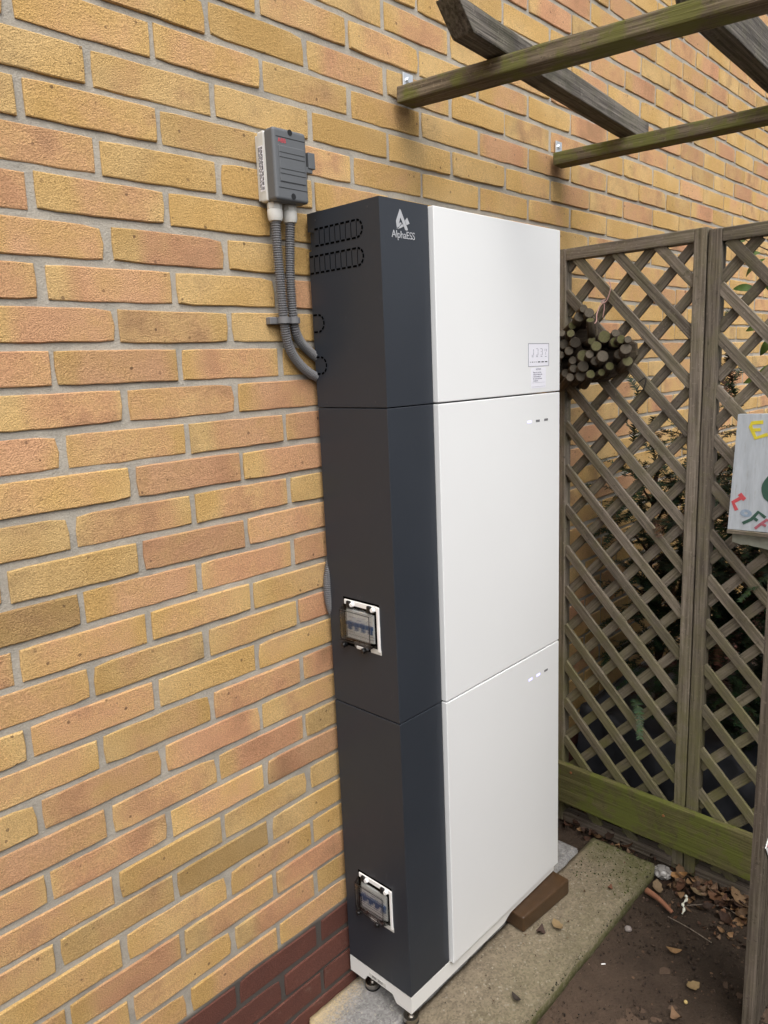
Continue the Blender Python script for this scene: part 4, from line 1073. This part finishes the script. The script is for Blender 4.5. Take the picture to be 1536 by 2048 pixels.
tw = tube('twig', [(1.075, -.485, .022), (1.11, -.53, .026), (1.132, -.573, .022), (1.107, -.632, .022)], .0013, M['post'], None, 5); tag(tw, 'thin bent twig on the soil leading to the grooved post', 'twig')
tw = tube('twig', [(1.009, -.463, .018), (1.0, -.52, .022), (.994, -.580, .016)], .0012, M['post'], None, 5); tag(tw, 'straight thin twig pointing out from the bark strip', 'twig')
lt = tube('lichen_twig', [(1.10, -.473, .030), (1.085, -.482, .034), (1.066, -.479, .028), (1.052, -.488, .028), (1.037, -.489, .022)], lambda f: .0028*(1+.5*math.sin(f*25)), plain_mat('lichen', (.52, .52, .44), .9, 0, .5, .5, 200), None, 6)
tag(lt, 'short twig crusted with white lichen among the leaves', 'twig')
b = bmesh.new(); bmesh.ops.create_icosphere(b, subdivisions=4, radius=.024)
for v in b.verts:
    n_ = noise.noise_vector(v.co*85); v.co += n_*.008; v.co.z *= .7
tag(put('crumpled_plastic', bm_mesh(b, 'crumpled_plastic'), M['clear'], None, Matrix.Translation((1.150, -.388, .032))), 'crumpled clear plastic scrap at the slab corner', 'plastic scrap')
b = bmesh.new(); bmesh.ops.create_icosphere(b, subdivisions=3, radius=.0085)
for v in b.verts: v.co += noise.noise_vector(v.co*90)*.0025; v.co.z *= .7
tag(put('pebble', bm_mesh(b, 'pebble'), plain_mat('pale_stone', (.22, .19, .175), .6, 0, .2), None, Matrix.Translation((.905, -.403, .016))), 'small pale pebble lying close to the slab front', 'pebble')
o = tube('plastic_sleeve', [(.757, -.404, .014), (.764, -.4115, .014)], .0015, M['cardw'], None, 8); tag(o, 'tiny white plastic sleeve on the soil beside the slab', 'plastic bit')
b = bmesh.new()
for k in range(1): bmesh.ops.create_icosphere(b, subdivisions=2, radius=.0045)
tag(put('gravel_chip', bm_mesh(b, 'gravel_chip'), plain_mat('yellow_chip', (.45, .33, .13), .7), None, Matrix.Translation((.782, -.599, .013))), 'tiny yellow chip on the dark soil near the bottom edge', 'chip')

# soil crumbs and bits of debris
V, F, C = [], [], []; rc = random.Random(31)
b = bmesh.new(); bmesh.ops.create_icosphere(b, subdivisions=1, radius=1.); cv = [v.co.copy() for v in b.verts]; cf = [tuple(v.index for v in f.verts) for f in b.faces]; b.free()
def crumbs(n, xr, yr, z, r0, r1, cols):
    for _ in range(n):
        p = Vector((rc.uniform(*xr), rc.uniform(*yr), z)); r = rc.uniform(r0, r1)*rc.uniform(.5, 1); o = len(V); e = Euler((rc.uniform(0, 6), rc.uniform(0, 6), rc.uniform(0, 6)))
        sc_ = Vector((rc.uniform(.6, 1.5), rc.uniform(.6, 1.2), rc.uniform(.4, .8)))*r
        for c_ in cv:
            q = Vector((c_.x*sc_.x, c_.y*sc_.y, c_.z*sc_.z))*rc.uniform(.75, 1.2); q.rotate(e); V.append(p+q)
        F.extend(tuple(i+o for i in f) for f in cf); k = rc.uniform(.5, 1.3); c0 = rc.choice(cols); C.extend([tuple(x*k for x in c0)]*len(cv))
dk = [(.045, .03, .02), (.03, .02, .014), (.06, .04, .028)]
crumbs(1700, (.4, 1.2), (-.9, -.376), .010, .001, .0045, dk)
crumbs(500, (.85, 1.25), (-.8, -.376), .013, .002, .007, dk)
crumbs(260, (.4, 1.2), (-1.0, -.376), .011, .0008, .0022, [(.2, .14, .09), (.14, .08, .05), (.28, .22, .15)])
crumbs(130, (.3, 1.14), (-.365, -.19), SLAB+.001, .0007, .0022, [(.05, .035, .025), (.1, .08, .05)])
crumbs(240, (.95, 1.15), (-.365, -.2), SLAB+.001, .001, .0035, [(.05, .06, .016), (.07, .08, .02)])
crumbs(170, (.35, 1.147), (-.375, -.366), SLAB-.006, .001, .0035, [(.045, .055, .015), (.05, .045, .03)])
me = mesh('soil_crumbs', V, F, True); tintattr(me, C); tag(put('soil_crumbs', me, M['tint']), 'dark crumbs of soil and moss bits on the ground and slab', 'soil crumbs', kind='stuff')
